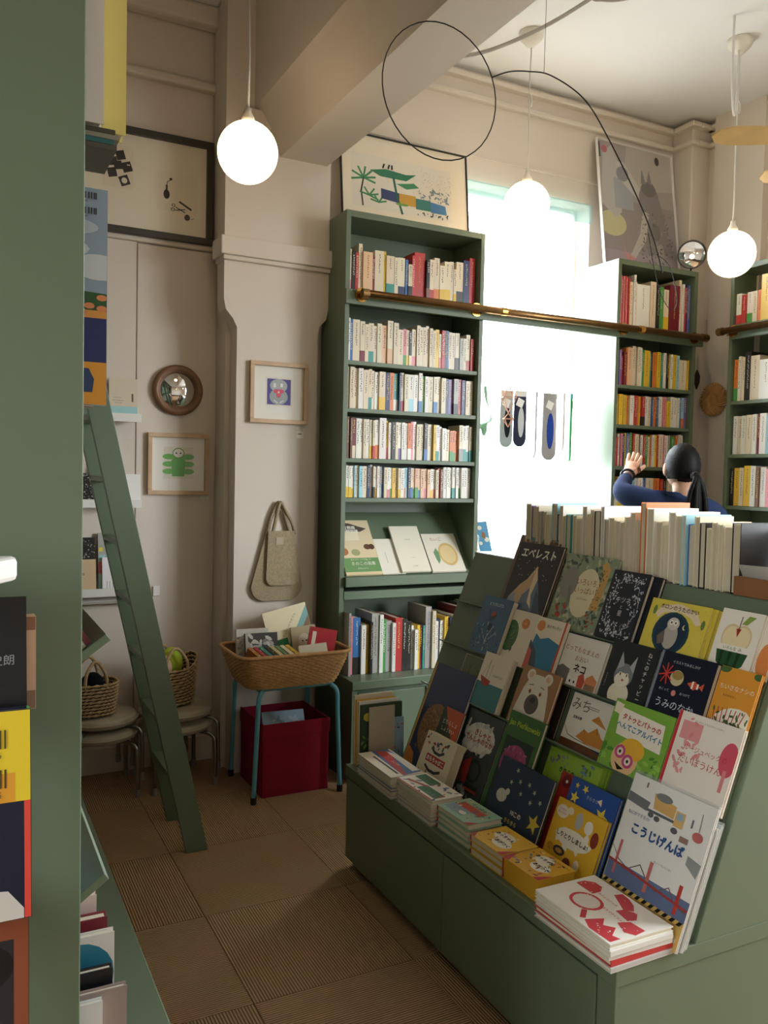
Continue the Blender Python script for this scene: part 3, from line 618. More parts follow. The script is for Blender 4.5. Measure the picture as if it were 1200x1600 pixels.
face_book('white book with an orange fruit edge beside the watermelon book', tier(1, 1.495, .001), .128, .158, .008, CR, [('c', .9, .3, .2, .3, '#e08a4c'), ('c', .95, .8, .12, .1, '#7a9d4a')])
face_book('white picture book with half apple above half watermelon', tier(1, 1.535, .0105), .128, .16, .01, '#f0e9da',
    [('c', .36, .55, .22, .22, '#dfc79a'), ('c', .62, .55, .22, .22, '#dfc79a'), ('c', .37, .54, .2, .19, '#efdcae'), ('c', .61, .54, .2, .19, '#efdcae'), ('p', [(.12, .32), (.86, .32), (.8, .12), (.66, .03), (.32, .03), (.18, .12)], '#2c5433'), ('p', [(.22, .32), (.3, .32), (.3, .05), (.24, .1)], '#1c3a22'), ('p', [(.42, .32), (.5, .32), (.48, .04), (.42, .04)], '#1c3a22'), ('p', [(.62, .32), (.7, .32), (.66, .05), (.6, .04)], '#1c3a22'), ('r', .1, .32, .9, .42, '#f3ecdd'), ('p', [(.44, .7), (.5, .56), (.56, .7)], '#a8332d'), ('l', [(.5, .66), (.51, .9)], .02, '#4a3524'), ('p', [(.53, .78), (.66, .78), (.82, .92), (.66, .93)], '#8aa14a')],
    [('いろんな  み', .48, .37, .065, K)])
# second tier
face_book('blue picture book with silver trees, birds and owl', tier(2, 2.527, .026), .172, .206, .026, '#3f6684',
    [('l', [(.5, .05), (.5, .35), (.4, .55)], .02, '#c4ccd0'), ('l', [(.5, .3), (.62, .5)], .015, '#c4ccd0'), ('l', [(.5, .2), (.25, .4)], .012, '#c4ccd0'), ('l', [(.5, .2), (.75, .4)], .012, '#c4ccd0'), leafy(50, ['#24455f', '#7e9fb4', '#2d5068'], .05, .03, .95, .5, .04, 21), ('c', .5, .47, .07, .07, '#23303c'), ('c', .5, .68, .07, .07, '#a83c3c'), ('p', [(.38, .64), (.5, .66), (.62, .7), (.5, .6)], '#1f3140'), leafy(16, ['#24455f'], .1, .55, .9, .8, .03, 22)],
    [('とりがにげた', .5, .87, .07, '#dfe6e6', dict(maxw=.12))], spine='#33556f')
face_book('cream book with half a round green tree', tier(2, 2.352, .026), .13, .183, .012, '#ece2cd', [('c', .12, .5, .33, .3, '#3f6b3d'), leafy(40, ['#2f5530', '#5a8a4a', '#477a45'], 0, .22, .36, .75, .06, 24), ('r', 0, 0, .001, 1, CR), ('c', .62, .78, .16, .1, '#e0914f')], [('たね', .62, .78, .05, '#f7ead0')], side='r')
face_book('cream book with blue wave, pink hill and orange roundel', tier(2, 2.221, .026), .15, .18, .012, '#efe5cf', [('p', [(.0, .1), (.12, .68), (.3, .6), (.55, .66), (.95, .58), (.95, .0), (0, 0)], '#2f7fa6'), ('p', [(0, 0), (.0, .55), (.3, .35), (.45, 0)], '#4b5562'), ('p', [(0, 0), (0, .42), (.14, .35), (.2, 0)], '#d7665c'), ('c', .2, .84, .13, .1, '#e0914f'), ('r', .94, 0, 1, 1, '#cf4a36')], [('魚がすいすい', .62, .86, .075, K, dict(maxw=.07))])
for i in range(2): face_book(f'thin copy {["against the board", "midway"][i]} behind the cat-and-houses book', tier(2, 2.058-.01*(2-i), .001+.0085*i), .186, .15, .008, '#e6d6b4')
face_book('white picture book with cat face, houses and big red title', tier(2, 2.068, .018), .187, .154, .008, '#e9e4d8',
    [('p', [(0, 0), (0, .3), (.1, .36), (.3, .3), (.32, 0)], '#6d6a68'), ('p', [(.72, 0), (.72, .22), (.84, .32), (.98, .22), (.98, 0)], '#d88a52'), ('r', .74, 0, .96, .12, '#8d6f58'), ('p', [(.3, 0), (.3, .22), (.42, .12), (.55, .22), (.6, 0)], '#f4efe6'), ('p', [(.56, 0), (.54, .22), (.64, .3), (.72, .15), (.7, 0)], '#c4513a'), ('c', .38, .08, .02, .03, K), ('c', .48, .08, .02, .03, K)],
    [('とってもなまえの', .45, .72, .13, '#b14a3a', dict(maxw=.15, rot=-.03)), ('おおい', .5, .55, .13, '#b8633d', dict(maxw=.08)), ('ネコ', .52, .36, .19, K, B)])
face_book('black chalk-drawn picture book with a grey and white cat', tier(2, 1.85, .034), .178, .172, .01, '#26272a',
    [('c', .42, .12, .22, .2, '#e6ddc2'), ('c', .42, .44, .2, .2, '#7f8284'), ('p', [(.24, .5), (.27, .82), (.38, .6)], '#a8aaa9'), ('p', [(.5, .6), (.6, .8), (.61, .5)], '#a8aaa9'), ('c', .41, .36, .16, .12, '#ece4cc'), ('c', .35, .45, .035, .04, '#efe6c8'), ('c', .49, .45, .035, .04, '#efe6c8'), ('c', .35, .45, .012, .03, K), ('c', .49, .45, .012, .03, K), ('c', .43, .36, .025, .02, '#c25a45')],
    [('ねこのチャッピー', .84, .5, .095, '#e6e2d6', V), ('さとうまりこ', .08, .3, .035, '#d6d2c6', V)])
face_book('dark navy sea-life book with red squid and clownfish', tier(2, 1.662, .031), .186, .175, .018, '#161a2b',
    [('r', 0, 0, .05, 1, '#7e8694'), ('c', .4, .63, .12, .12, '#cdbf95'), ('c', .4, .67, .1, .07, '#a58a4e'), ('p', [(.6, .6), (.72, .66), (.82, .6), (.88, .66), (.88, .54), (.82, .58), (.72, .52)], '#d4583e'), ('r', .68, .54, .71, .65, W_), ('r', .77, .55, .8, .63, W_), ('c', .42, .4, .04, .045, '#d98c82'), ('p', [(.05, .0), (.3, .08), (.6, .02), (.6, 0)], '#273556')]+[('l', [(.2, .66), (.2+.13*math.cos(a), .66+.16*math.sin(a))], .02, '#cf3f38') for a in (.3, 1.0, 1.7, 2.5, 3.4, 4.2, 5.0, 5.7)],
    [('イラストでみるしかけ', .5, .86, .055, '#c9cbd2', dict(maxw=.09)), ('めくって', .24, .42, .05, '#c9cbd2'), ('みつけて', .62, .42, .05, '#c9cbd2'), ('うみのなか', .5, .22, .15, '#d6dbe2', dict(maxw=.14))])
face_book('orange picture book with pear tree branches and white title', tier(2, 1.474, .026), .118, .176, .01, '#e09a38',
    [('c', .7, .12, .62, .34, '#efe8d6')]+[('l', [(.1+.1*i, 0), (.16+.09*i, .22), (.1+.11*i, .42)], .022, '#b8452f') for i in range(8)]+[leafy(34, ['#54683a', '#3d5432', '#7c6a2e'], .1, .02, .98, .42, .07, 31), ('c', .1, .98, .16, .07, '#4d6b3a'), ('c', .95, .95, .12, .05, '#4d6b3a')],
    [('ちいさなナシの', .52, .72, .1, '#f4ead2', dict(maxw=.1)), ('木のおはなし', .4, .6, .04, '#5b3a1c')])
# third tier
face_book('small olive book with a stitched white border and reindeer', tier(3, 2.582, .002), .14, .162, .008, '#6f7a4e', [('l', [(.04, 0), (.04, .96), (.96, .96)], .014, '#d9d6b8'), ('b', 30, .1, .1, .9, .9, .015, ['#8d9566'], 33), ('l', [(.35, .5), (.38, .68), (.33, .76)], .02, '#4d3a28'), ('l', [(.38, .68), (.44, .76)], .02, '#4d3a28'), ('l', [(.75, .45), (.78, .62), (.73, .7)], .02, '#4d3a28')])
for i in range(1): face_book('thin copy standing close behind the red sailing boat book', tier(3, 2.396, .0385), .152, .186, .007, '#d9d0bc', spine='#3a6f78')
face_book('cream and teal picture book with a red sailing boat', tier(3, 2.406, .0462), .152, .187, .008, '#ece4cf', [('r', 0, 0, 1, .45, '#3a7f86'), ('p', [(.08, .56), (.5, .5), (.44, .4), (.2, .4)], '#a8342c'), ('l', [(.28, .5), (.3, .88)], .012, '#5b4a3a'), ('l', [(.4, .48), (.42, .8)], .008, '#5b4a3a'), ('l', [(.12, .56), (.3, .86)], .005, '#5b4a3a')], [('ふねのたび', .68, .62, .06, '#4a4036', dict(maxw=.06))])
face_book('dark thin book leaning behind the white bear book', tier(3, 2.17, .001), .165, .165, .008, '#3b352f')
face_book('brown picture book with a big white bear face', tier(3, 2.192, .039), .184, .188, .012, '#a77d54',
    [('c', .27, .87, .11, .1, '#efe6d6'), ('c', .73, .87, .11, .1, '#efe6d6'), ('c', .27, .87, .06, .055, '#e2c4a0'), ('c', .73, .87, .06, .055, '#e2c4a0'), ('p', [(.05, 0), (.1, .3), (.17, .62), (.25, .8), (.4, .9), (.6, .9), (.75, .8), (.83, .62), (.92, .3), (.97, 0)], '#ece5d8'), ('c', .36, .6, .035, .04, '#c9803c'), ('c', .64, .6, .035, .04, '#c9803c'), ('c', .36, .6, .018, .02, K), ('c', .64, .6, .018, .02, K), ('c', .5, .4, .18, .17, '#5a5552'), ('c', .5, .47, .07, .05, '#343130'), ('l', [(.3, .7), (.4, .72)], .014, '#6b5a4a'), ('l', [(.6, .72), (.7, .7)], .014, '#6b5a4a')])
face_book('dark striped landscape book beneath the dune book', tier(3, 1.978, .001), .203, .128, .008, '#4a3550', [('p', [(0, .0), (0, .3), (.5, .22), (1, .05), (1, 0)], '#7a4a2c'), ('p', [(0, .3), (0, .45), (.5, .36), (1, .2), (1, .05), (.5, .22)], '#2f3f63'), ('p', [(0, .45), (0, .55), (.5, .46), (1, .3), (1, .2), (.5, .36)], '#5f7a3a')])
face_book('white landscape book with ochre dunes and outlined title', tier(3, 1.967, .010) @ T((0, .022, 0)), .203, .138, .008, '#eee8db', [('p', [(.3, .12), (.42, .32), (.52, .28), (.66, .44), (.8, .26), (.95, .2), (.95, .05), (.5, .05)], '#cf8a3a'), ('p', [(.5, .55), (.62, .68), (.84, .46)], '#cf8a3a'), ('l', [(.0, .28), (.12, .1), (.3, .06), (1, -.0)], .01, '#3d3630'), ('l', [(.42, .32), (.46, .22)], .006, K), ('l', [(.66, .44), (.7, .3)], .006, K), ('l', [(.36, .76), (.6, .76)], .008, '#55504a'), ('l', [(.36, .8), (.6, .8)], .008, '#55504a')],
    [('みち', .22, .78, .3, '#6b665e'), ('五味太郎', .22, .5, .07, '#2a2624', B)])
face_book('bright green picture book with goggled helmet figure and white plaque', tier(3, 1.754, .048), .215, .184, .012, '#7fb043',
    [leafy(30, ['#4f8a35', '#96c455'], 0, 0, 1, .4, .07, 41), ('p', [(.1, .9), (.16, .5), (.92, .44), (.88, .84)], '#f2ead8'), ('c', .42, .2, .22, .24, '#e9c08f'), ('c', .5, .36, .2, .16, '#e8b53a'), ('c', .32, .28, .09, .1, '#c94f87'), ('c', .48, .18, .09, .1, '#c94f87'), ('c', .32, .28, .05, .06, '#f0e6d2'), ('c', .48, .18, .05, .06, '#f0e6d2'), ('c', .32, .28, .02, .025, K), ('c', .48, .18, .02, .025, K), ('p', [(.28, .12), (.36, .02), (.46, .06), (.38, .08)], K), ('p', [(.02, .96), (.02, .8), (.14, .78), (.16, .94)], '#efe3c8')],
    [('タトゥとパトゥの', .52, .76, .12, '#b6322c', dict(maxw=.14, bold=.03, rot=-.06)), ('へんてこアルバイト', .52, .63, .14, '#2a7a9c', dict(maxw=.165, bold=.035, rot=-.06))])
face_book('white picture book with pink houses, pink tree and red spine', tier(3, 1.535, .048), .196, .21, .012, '#efe6da',
    [('r', 0, 0, .05, 1, '#c8373a'), ('r', .1, .68, .42, .9, '#e39a98'), ('b', 14, .12, .5, .5, .95, .05, ['#e39a98', '#dc8a8a'], 44), ('c', .9, .62, .13, .2, '#d6576a'), ('r', .87, .25, .92, .5, '#dc8a8a'), ('b', 8, .1, .3, .3, .5, .05, ['#e39a98'], 45)],
    [('ルージュベックの', .55, .6, .1, '#b8342f', dict(maxw=.13)), ('だいぼうけん', .52, .46, .11, '#b8342f', dict(maxw=.13)), ('おとなもこどももたのしいえほん', .5, .92, .028, '#8a6a60')], spine='#c8373a')
# lowest tier, standing on the base
face_book('large navy picture book with a brown hedgehog and yellow spine', tier(4, 2.668, .046), .262, .40, .014, '#26355c', [('c', .45, .42, .34, .24, '#8a6848'), ('b', 200, .15, .22, .75, .62, .025, ['#6b4d33', '#a58560', '#7b5b3e'], 51), ('r', 0, 0, .04, 1, '#d5a93e'), ('p', [(.0, 0), (.0, .22), (.2, .16), (.3, 0)], '#c9823a')], spine='#d5a93e')
face_book('dark green book with orange corner and white fox ears', tier(4, 2.512, .0605), .13, .275, .01, '#2c4034', [('p', [(.1, 1), (1, 1), (1, .55), (.45, .78)], '#c85a30'), ('p', [(.3, .5), (.36, .62), (.44, .52)], W_), ('p', [(.5, .52), (.58, .62), (.64, .5)], W_), ('c', .47, .42, .2, .1, '#d7d2c4'), ('p', [(.7, .4), (1, .3), (1, .1)], '#c85a30')], [('どちらしょ', .5, .82, .07, W_, dict(maxw=.11)), ('しょうかい', .5, .73, .06, W_, dict(maxw=.1))])
face_book('chunky cream board book with ornamental toy drawings and red title plate', tier(4, 2.50, .0725), .188, .182, .036, '#e6dcc2',
    [('p', [(.2, .48), (.2, .62), (.82, .62), (.82, .48)], '#b5382f'), ('l', [(.3, .74), (.42, .68), (.58, .68), (.7, .74)], .05, '#2f2b28'), ('l', [(.25, .4), (.4, .34), (.6, .34), (.75, .4)], .05, '#2f2b28'), ('b', 22, .05, .05, .95, .3, .06, ['#4d4a46', '#34435c', '#8a7a62'], 54), ('b', 16, .04, .75, .96, .96, .05, ['#4d4a46', '#a8402f', '#34435c'], 55)], [('おもちゃばこ', .51, .55, .1, W_, dict(maxw=.11, bold=.03))], pages='#cbbf9f')
face_book('lime-edged copy standing behind the steam train book', tier(4, 2.388, .022), .205, .29, .006, '#a9b84c')
face_book('dark grey picture book with steam locomotive in white smoke', tier(4, 2.402, .030), .205, .294, .012, '#3e4648',
    [('c', .5, .72, .4, .17, '#e4e1d8'), leafy(40, ['#e4e1d8', '#cfccc4'], .08, .55, .92, .88, .1, 57), ('c', .62, .36, .19, .13, '#23282b'), ('c', .62, .36, .13, .09, '#3a4044'), ('p', [(.3, .2), (.3, .42), (.48, .5), (.5, .2)], '#a8352e'), ('r', .5, .12, .85, .22, '#23282b'), ('r', .5, .14, .85, .17, '#b03a32'), leafy(26, ['#d5d2ca', '#9aa0a0'], .05, .0, .95, .14, .08, 58), ('c', .3, .24, .1, .06, '#6d4a35')],
    [('どうなってるの?', .5, .86, .04, '#2f6296', dict(maxw=.14)), ('きしゃと', .55, .77, .08, '#a8352e', dict(maxw=.1, bold=.03)), ('でんしゃのなか', .5, .69, .08, '#a8352e', dict(maxw=.155, bold=.03))])
face_book('green picture book with a pink scribbled haunted disc', tier(4, 2.16, .053), .172, .352, .014, '#3d6b35',
    [('r', .1, .1, .9, .78, '#2b3a35'), ('c', .5, .56, .36, .17, '#a8487a'), leafy(40, ['#c0628f', '#8a3a66'], .2, .44, .8, .7, .05, 61)], [('Jan Pieńkowski', .5, .9, .075, '#b8c93f', dict(maxw=.15, bold=.02)), ('おばけやしき', .5, .57, .06, '#2a1f28', dict(maxw=.1, bold=.03))])
face_book('dark blue picture book with a sheep and pale stars', tier(4, 2.113, .0675), .25, .22, .01, '#2c3a52', [('s', x, y, .035, '#b9bda8', x*9) for x, y in ((.35, .9), (.45, .78), (.62, .8), (.74, .74), (.52, .64), (.72, .6), (.88, .66), (.3, .72))]+[('c', .2, .5, .1, .09, '#d6d2c6'), ('c', .29, .58, .04, .045, '#d6d2c6'), ('s', .88, .38, .12, '#e0c84a', .2)], [('10この', .55, .36, .08, W_, B), ('きらきら', .5, .24, .07, '#e0d27a', B), ('ねがいぼし', .52, .12, .08, W_, B)])
for i in range(2): face_book(f'lime mushroom book copy {["nearest the board", "in the middle"][i]}', tier(4, 1.982-.006*(2-i), .001+.0065*i), .225, .285, .006, '#8fb23c')
face_book('lime green book with purple mushrooms and black title', tier(4, 1.986, .014), .225, .283, .007, '#9cc244', [('b', 14, .04, .84, .4, .96, .04, ['#7a6f8a', '#8d86a0'], 64), ('b', 10, .6, .84, .95, .97, .04, ['#5a7a3a', '#6f8fb0'], 65), ('b', 20, .3, .7, .98, .8, .03, ['#6f9aa0', '#7f9a50'], 66)], [('きのこの', .42, .82, .06, K, B)])
face_book('small red board book tucked behind the starry blue book', tier(4, 1.90, .0225), .1, .235, .006, '#a8322f', [('c', .3, .9, .2, .08, '#7a1f22'), ('c', .3, .9, .05, .02, W_)])
face_book('blue board book with large yellow stars and rounded corners', tier(4, 1.838, .030), .19, .24, .012, '#2f549c', [('s', .15, .78, .1, '#ecd24e', .1), ('s', .32, .92, .07, '#ecd24e', .5), ('s', .75, .72, .14, '#ecd24e', .3), ('s', .92, .5, .08, '#ecd24e', .0), ('s', .14, .92, .05, '#ecd24e', 0), ('p', [(.6, .86), (.68, .9), (.7, .82)], '#e9d9c2')], [('きらきら', .5, .85, .05, '#b9cbe6', {})])
face_book('yellow word-game book with food drawings and white cloud title', tier(4, 1.85, .044), .2, .178, .012, '#e5b534',
    [('c', .48, .5, .34, .14, '#f4eddc'), leafy(16, ['#f4eddc'], .18, .38, .8, .6, .1, 71), ('c', .15, .82, .12, .1, '#f0e3d6'), ('c', .5, .8, .07, .13, '#b8b9b4'), ('c', .7, .78, .08, .1, '#f2ece2'), ('c', .86, .66, .07, .12, '#8a3a2e'), ('c', .3, .26, .12, .07, '#4a3f38'), ('c', .3, .26, .07, .035, '#b98a4a'), ('c', .5, .14, .08, .09, '#6f3c2c'), ('c', .68, .18, .06, .09, '#e9dcc6'), ('c', .12, .26, .07, .06, '#c9902f'), ('c', .3, .88, .06, .06, '#efe2c6')], [('しりとりしましょ!', .48, .51, .13, K, dict(maxw=.125, bold=.03)), ('たべもの', .15, .85, .04, '#b03a32'), ('あいうえお', .15, .8, .04, '#b03a32')])
face_book('green picture book with dragon-leaf eyes and orange title', tier(4, 1.657, .001), .118, .232, .012, '#a5b070', [leafy(70, ['#4f8a4a', '#3d7542', '#6fa357', '#86b062'], .05, .05, .95, .72, .09, 74), ('c', .4, .5, .07, .035, '#e9e2c0'), ('c', .65, .56, .07, .035, '#e9e2c0'), ('c', .4, .5, .03, .016, K), ('c', .65, .56, .03, .016, K), ('c', .6, .22, .14, .06, '#c9c04a')], [('てんとうむし', .55, .88, .09, '#b5562c', dict(maxw=.1))])
for i in range(3): face_book(f'film-wrapped copy, {["first", "second", "third"][i]} from the board, behind the construction-site book', tier(4, 1.592-.004*i, .031+.0094*i), .25, .288, .0065, ['#c9c6bd', '#b9beb4', '#d8d4c8', '#cfcabd'][i], film=True)
GB = '#2f4f86'
face_book('white construction-site picture book with dump truck and red bridge', tier(4, 1.602, .0620), .265, .335, .008, '#f0ede6',
    [('r', 0, .2, 1, .34, '#30508a'), ('r', 0, 0, 1, .2, '#e3b42c'), ('p', [(.0, .86), (.0, .79), (.26, .77), (.28, .84)], '#55555a'), ('p', [(.3, .92), (.58, .89), (.58, .8), (.33, .81)], '#dca63a'), ('c', .42, .91, .1, .03, '#6b6a68'), ('r', .26, .775, .62, .795, '#34343a'), ('r', .59, .76, .7, .87, '#e0b04a'), ('r', .61, .81, .68, .86, '#8fb0c6'), ('c', .32, .76, .035, .02, '#26262a'), ('c', .4, .75, .035, .02, '#26262a'), ('c', .62, .73, .04, .022, '#26262a'), ('c', .88, .76, .06, .035, '#c4483c'), ('l', [(.88, .8), (.87, .92)], .012, '#8a8a88'), ('r', .18, .93, .2, .97, '#6b5040'), ('r', .78, .8, .8, .86, '#40485c'), ('p', [(.84, .62), (.84, .56), (.98, .5), (1, .6)], '#8d8f8e'), ('r', .7, .68, .8, .72, '#8a5a40'),
     ('l', [(.0, .44), (.12, .36), (.25, .33), (.38, .4), (.5, .32), (.62, .29), (.75, .36), (.85, .28), (1, .26)], .01, '#5b2f2a'), ('r', .08, .25, .11, .5, '#c4483c'), ('r', .48, .24, .52, .46, '#c4483c'), ('r', .85, .22, .89, .42, '#c4483c'), ('l', [(0, .34), (1, .28)], .02, '#a83c34')]
    + [('p', [(x, .2), (x+.04, .2), (x+.01, .17), (x-.03, .17)], K) for x in [i*.083+.04 for i in range(12)]]
    + [('c', .62, .08, .16, .05, '#b5382f'), ('c', .86, .07, .11, .05, '#e9dfc6'), ('r', .0, .015, .16, .05, '#e9dfc6')],
    [('こうじげんば', .48, .62, .13, GB, dict(maxw=.165, bold=.045)), ('なにができるの?', .2, .72, .03, GB), ('サリー・サットンさく', .62, .47, .017, K), ('世界で', .14, .13, .05, K, B), ('25', .33, .12, .08, K, B), ('万部', .48, .125, .05, K, B), ('くるまが', .62, .09, .022, W_), ('いっぱい!', .62, .065, .022, W_)], film=True)
# ------------------------------------------------------------------ flat stacks at the front of the island base
def stack(spec, x0, x1, y0, y1, rot=0):
    """spec: list bottom to top of (label, thickness, cover, art, texts, spine, side); cover reads from the aisle"""
    z = IZ+.0003; cx, cy = (x0+x1)/2, (y0+y1)/2
    for i, (lab, th, col, art, tx_, sp, side) in enumerate(spec):
        j = RT.uniform(-.004, .004); q = rot+RT.uniform(-.025, .025)
        M = T((cx+j, cy+j, z)) @ RZ(q) @ frame((-(x1-x0)/2, (y1-y0)/2, 0), (0, -1, 0), (1, 0, 0))
        face_book(lab, M, y1-y0, x1-x0, th, col, art, tx_, spine=sp, side=side, film=False, pages='#dca92f' if 'boxed' in lab else '#e2d8c2'); z += th+.0006
P_ = lambda lab, th, col, sp=None, side='l': (lab, th, col, (), (), sp, side)
stack([P_(f'{n} book down in the stack under the striped aeroplane cover', .012, c, s) for n, c, s in (('grey lowest', '#b5b3aa', '#8d8f90'), ('pale fifth', '#d8d2c4', '#b9b4a8'), ('blue-grey fourth', '#7d8a98', '#5d6a78'), ('pale third', '#d9d6cf', '#a9a9a4'), ('cream second', '#e6dcc4', '#c9bfa6'))]
      + [('cream picture book with blue stripe and red arrow, topmost of its stack', .012, '#e9e0cb', [('p', [(.0, .42), (.0, .95), (.95, .98), (1, .38)], '#4d6a9c'), ('p', [(.0, .55), (.1, .88), (1, .48), (.95, .38)], '#b5382f'), ('p', [(.05, .82), (.3, .98), (.9, .96), (.9, .75)], '#d9d3c2'), ('l', [(.2, .3), (.9, .3)], .03, '#2f2b2a')], [('ひこうき', .55, .62, .1, W_, dict(maxw=.12, rot=.06))], '#b0a78e', 'l')], 1.283, 1.408, 2.40, 2.66, .0)
stack([P_(f'{n} film-wrapped book in the stack under the green train cover', .0125, c, s) for n, c, s in (('bottom grey', '#c4c1b6', '#9a9890'), ('fifth greyish', '#b0aea4', '#c9c6bc'), ('fourth white', '#d9d6cc', '#b5b2a8'), ('third cream', '#dcd2bc', '#c9bfa8'), ('second pale', '#d4d1c8', '#a8a59c'))]
      + [('white picture book with green locomotives, topmost of its stack', .0125, '#ece6d8', [('r', .05, .55, .5, .92, '#2f6b45'), ('r', .45, .15, .95, .5, '#2f6b45'), ('b', 26, .02, .05, .98, .95, .05, ['#3d6fa8', '#a8402f', '#6b7a86', '#2f6b45', '#7a5a3a'], 81), ('r', 0, 0, 1, .06, '#b5382f'), ('p', [(.1, .3), (.5, .5), (.5, .4), (.1, .18)], '#a8402f')], [('きかんしゃ', .3, .2, .1, '#a8352e', dict(maxw=.12))], '#b9b5aa', 'l')], 1.295, 1.408, 2.165, 2.385)
def city(lab, top=True): return (lab, .017, '#9cc0a6', [('r', .05, .15, .6, .5, '#8aa3a8'), ('r', .1, .5, .8, .75, '#c4513f'), ('b', 40, .02, .08, .9, .95, .04, ['#c4513f', '#e9dfc6', '#3d7a5a', '#5b7a96', '#d8a74a'], 84), ('c', .5, .3, .08, .08, '#efe7d6'), ('p', [(.85, 0), (1, 0), (1, .3)], '#b5323c')] if top else (), [('くっついた', .5, .82, .12, K, dict(maxw=.13, bold=.03))] if top else (), '#b5323c', 'l')
stack([city('lowest red-spined town book in its stack', 0), city('third red-spined town book down its stack', 0), city('second red-spined town book, just under the top copy', 0), city('mint picture book of a busy town with red spine, topmost of its stack')], 1.312, 1.432, 1.985, 2.155)
def yel(lab, top=True, seed=88): return (lab, .0195, '#e3b63a', [('c', .42, .6, .26, .2, '#f4eedd'), ('c', .6, .35, .24, .18, '#f4eedd'), ('b', 22, .04, .05, .9, .95, .035, ['#7a4a2f', '#c4513f', '#5b7a96', '#efe2c6', '#3d3430', '#e39a98'], seed), ('p', [(.84, 0), (1, 0), (1, .4)], '#b5323c'), ('p', [(0, .0), (.14, 0), (0, .2)], '#b5323c')] if top else (), [('あっちゃん', .42, .62, .13, K, dict(maxw=.085, bold=.04)), ('あがつく', .6, .37, .13, K, dict(maxw=.075, bold=.04))] if top else (), '#b5323c', 'l')
stack([yel('lower yellow food-alphabet book with plain spine, bottom of three', 0), yel('yellow food-alphabet book, middle of three in its stack', 0), yel('yellow food-alphabet book with cloud titles, topmost of three')], 1.308, 1.432, 1.812, 1.962)
stack([('shiny yellow and red boxed card set with black drawings, beside the white pink-lettered stack', .058, '#dca92f', [('c', .45, .7, .2, .18, '#f4eedd'), ('c', .62, .42, .22, .18, '#f4eedd'), ('b', 30, .04, .05, .9, .95, .05, ['#6b4a2f', '#c4513f', '#3d3430', '#efe2c6', '#5b7a96', '#8a3a2e'], 91), ('p', [(.84, 0), (1, 0), (1, .4)], '#b5323c'), ('p', [(0, 0), (.16, 0), (0, .4)], '#b5323c')], [('あっちゃん', .45, .72, .12, K, dict(maxw=.07, bold=.04)), ('あがつく', .62, .43, .12, K, dict(maxw=.07, bold=.04)), ('たべものかるた', .75, .88, .08, K, dict(maxw=.06))], '#b5323c', 'l')], 1.308, 1.432, 1.655, 1.805)
RD = '#cf3f4a'
stack([P_('grey-edged paperback at the bottom of the pink-lettered stack', .012, '#c9c7c2', '#bdbbb6', 'r'), P_('book with the red spine in the stack under pink-lettered cover', .013, '#c23a3a', '#c23a3a', 'r'), P_('white third book down the pink-lettered stack', .012, '#e6e3da', '#dedbd2', 'r'), P_('white second book down the pink-lettered stack', .012, '#e9e6de', '#e2dfd6', 'r'),
    ('white picture book with pink brick houses and magnifying glass, topmost of its stack', .012, '#f2ede2',
     [('c', .36, .42, .17, .2, RD), ('c', .36, .42, .135, .16, '#e6ddd6'), ('l', [(.48, .24), (.56, .12)], .05, RD), ('p', [(.05, .62), (.05, .76), (.12, .86), (.22, .86), (.28, .76), (.28, .62)], RD), ('p', [(.38, .86), (.4, .98), (.5, .96), (.6, .9), (.68, .8), (.62, .7), (.5, .78)], RD), ('p', [(.6, .6), (.62, .72), (.72, .8), (.8, .68), (.78, .56)], RD), ('p', [(.76, .42), (.8, .58), (.96, .6), (.98, .42), (.9, .34)], RD), ('p', [(.6, .1), (.66, .34), (.74, .22), (.82, .32), (.9, .16), (.97, .2), (.97, .04), (.72, .02)], RD), ('b', 60, .06, .05, .96, .95, .012, ['#f2ede2'], 95)],
     [('カジュカジュの', .42, .7, .055, RD, dict(rot=-.05)), ('まちでかくれんぼ', .66, .5, .055, RD, dict(rot=-.05))], '#e2dfd6', 'l')], 1.268, 1.452, 1.345, 1.612, -.0)
# books standing at the window end of the island base, in a clear holder
for i, (lab, x, w, h, th, col, art) in enumerate([
    ('tall white-topped book at the back of the clear holder by the counter', 1.315, .16, .255, .01, '#d9cdb4', ()), ('yellow-edged book second from the back in the clear holder', 1.318, .16, .24, .01, '#d8b04a', ()), ('white patterned book in the middle of the clear holder', 1.322, .165, .236, .01, '#e6e4dc', ()),
    ('dark green leafy book with yellow dot in the clear holder', 1.325, .17, .226, .01, '#39503a', [leafy(30, ['#7a9a4a', '#2f4530'], 0, 0, 1, .6, .08, 97), ('c', .16, .8, .1, .07, '#d2c34a')]), ('pale blue card book low at the edge of the clear holder', 1.44, .06, .17, .005, '#8fb0c4', [('b', 12, .1, .2, .9, .9, .1, ['#c4513f', '#3d5a7a'], 98)]), ('plain beige card standing at the front of the clear holder', 1.35, .105, .22, .004, '#b9ad97', ())]):
    face_book(lab, frame((x, 2.765-.0115*i, IZ+.0005), (1, 0, 0), (0, .02, 1)), w, h, th, col, art, name='standing_book')
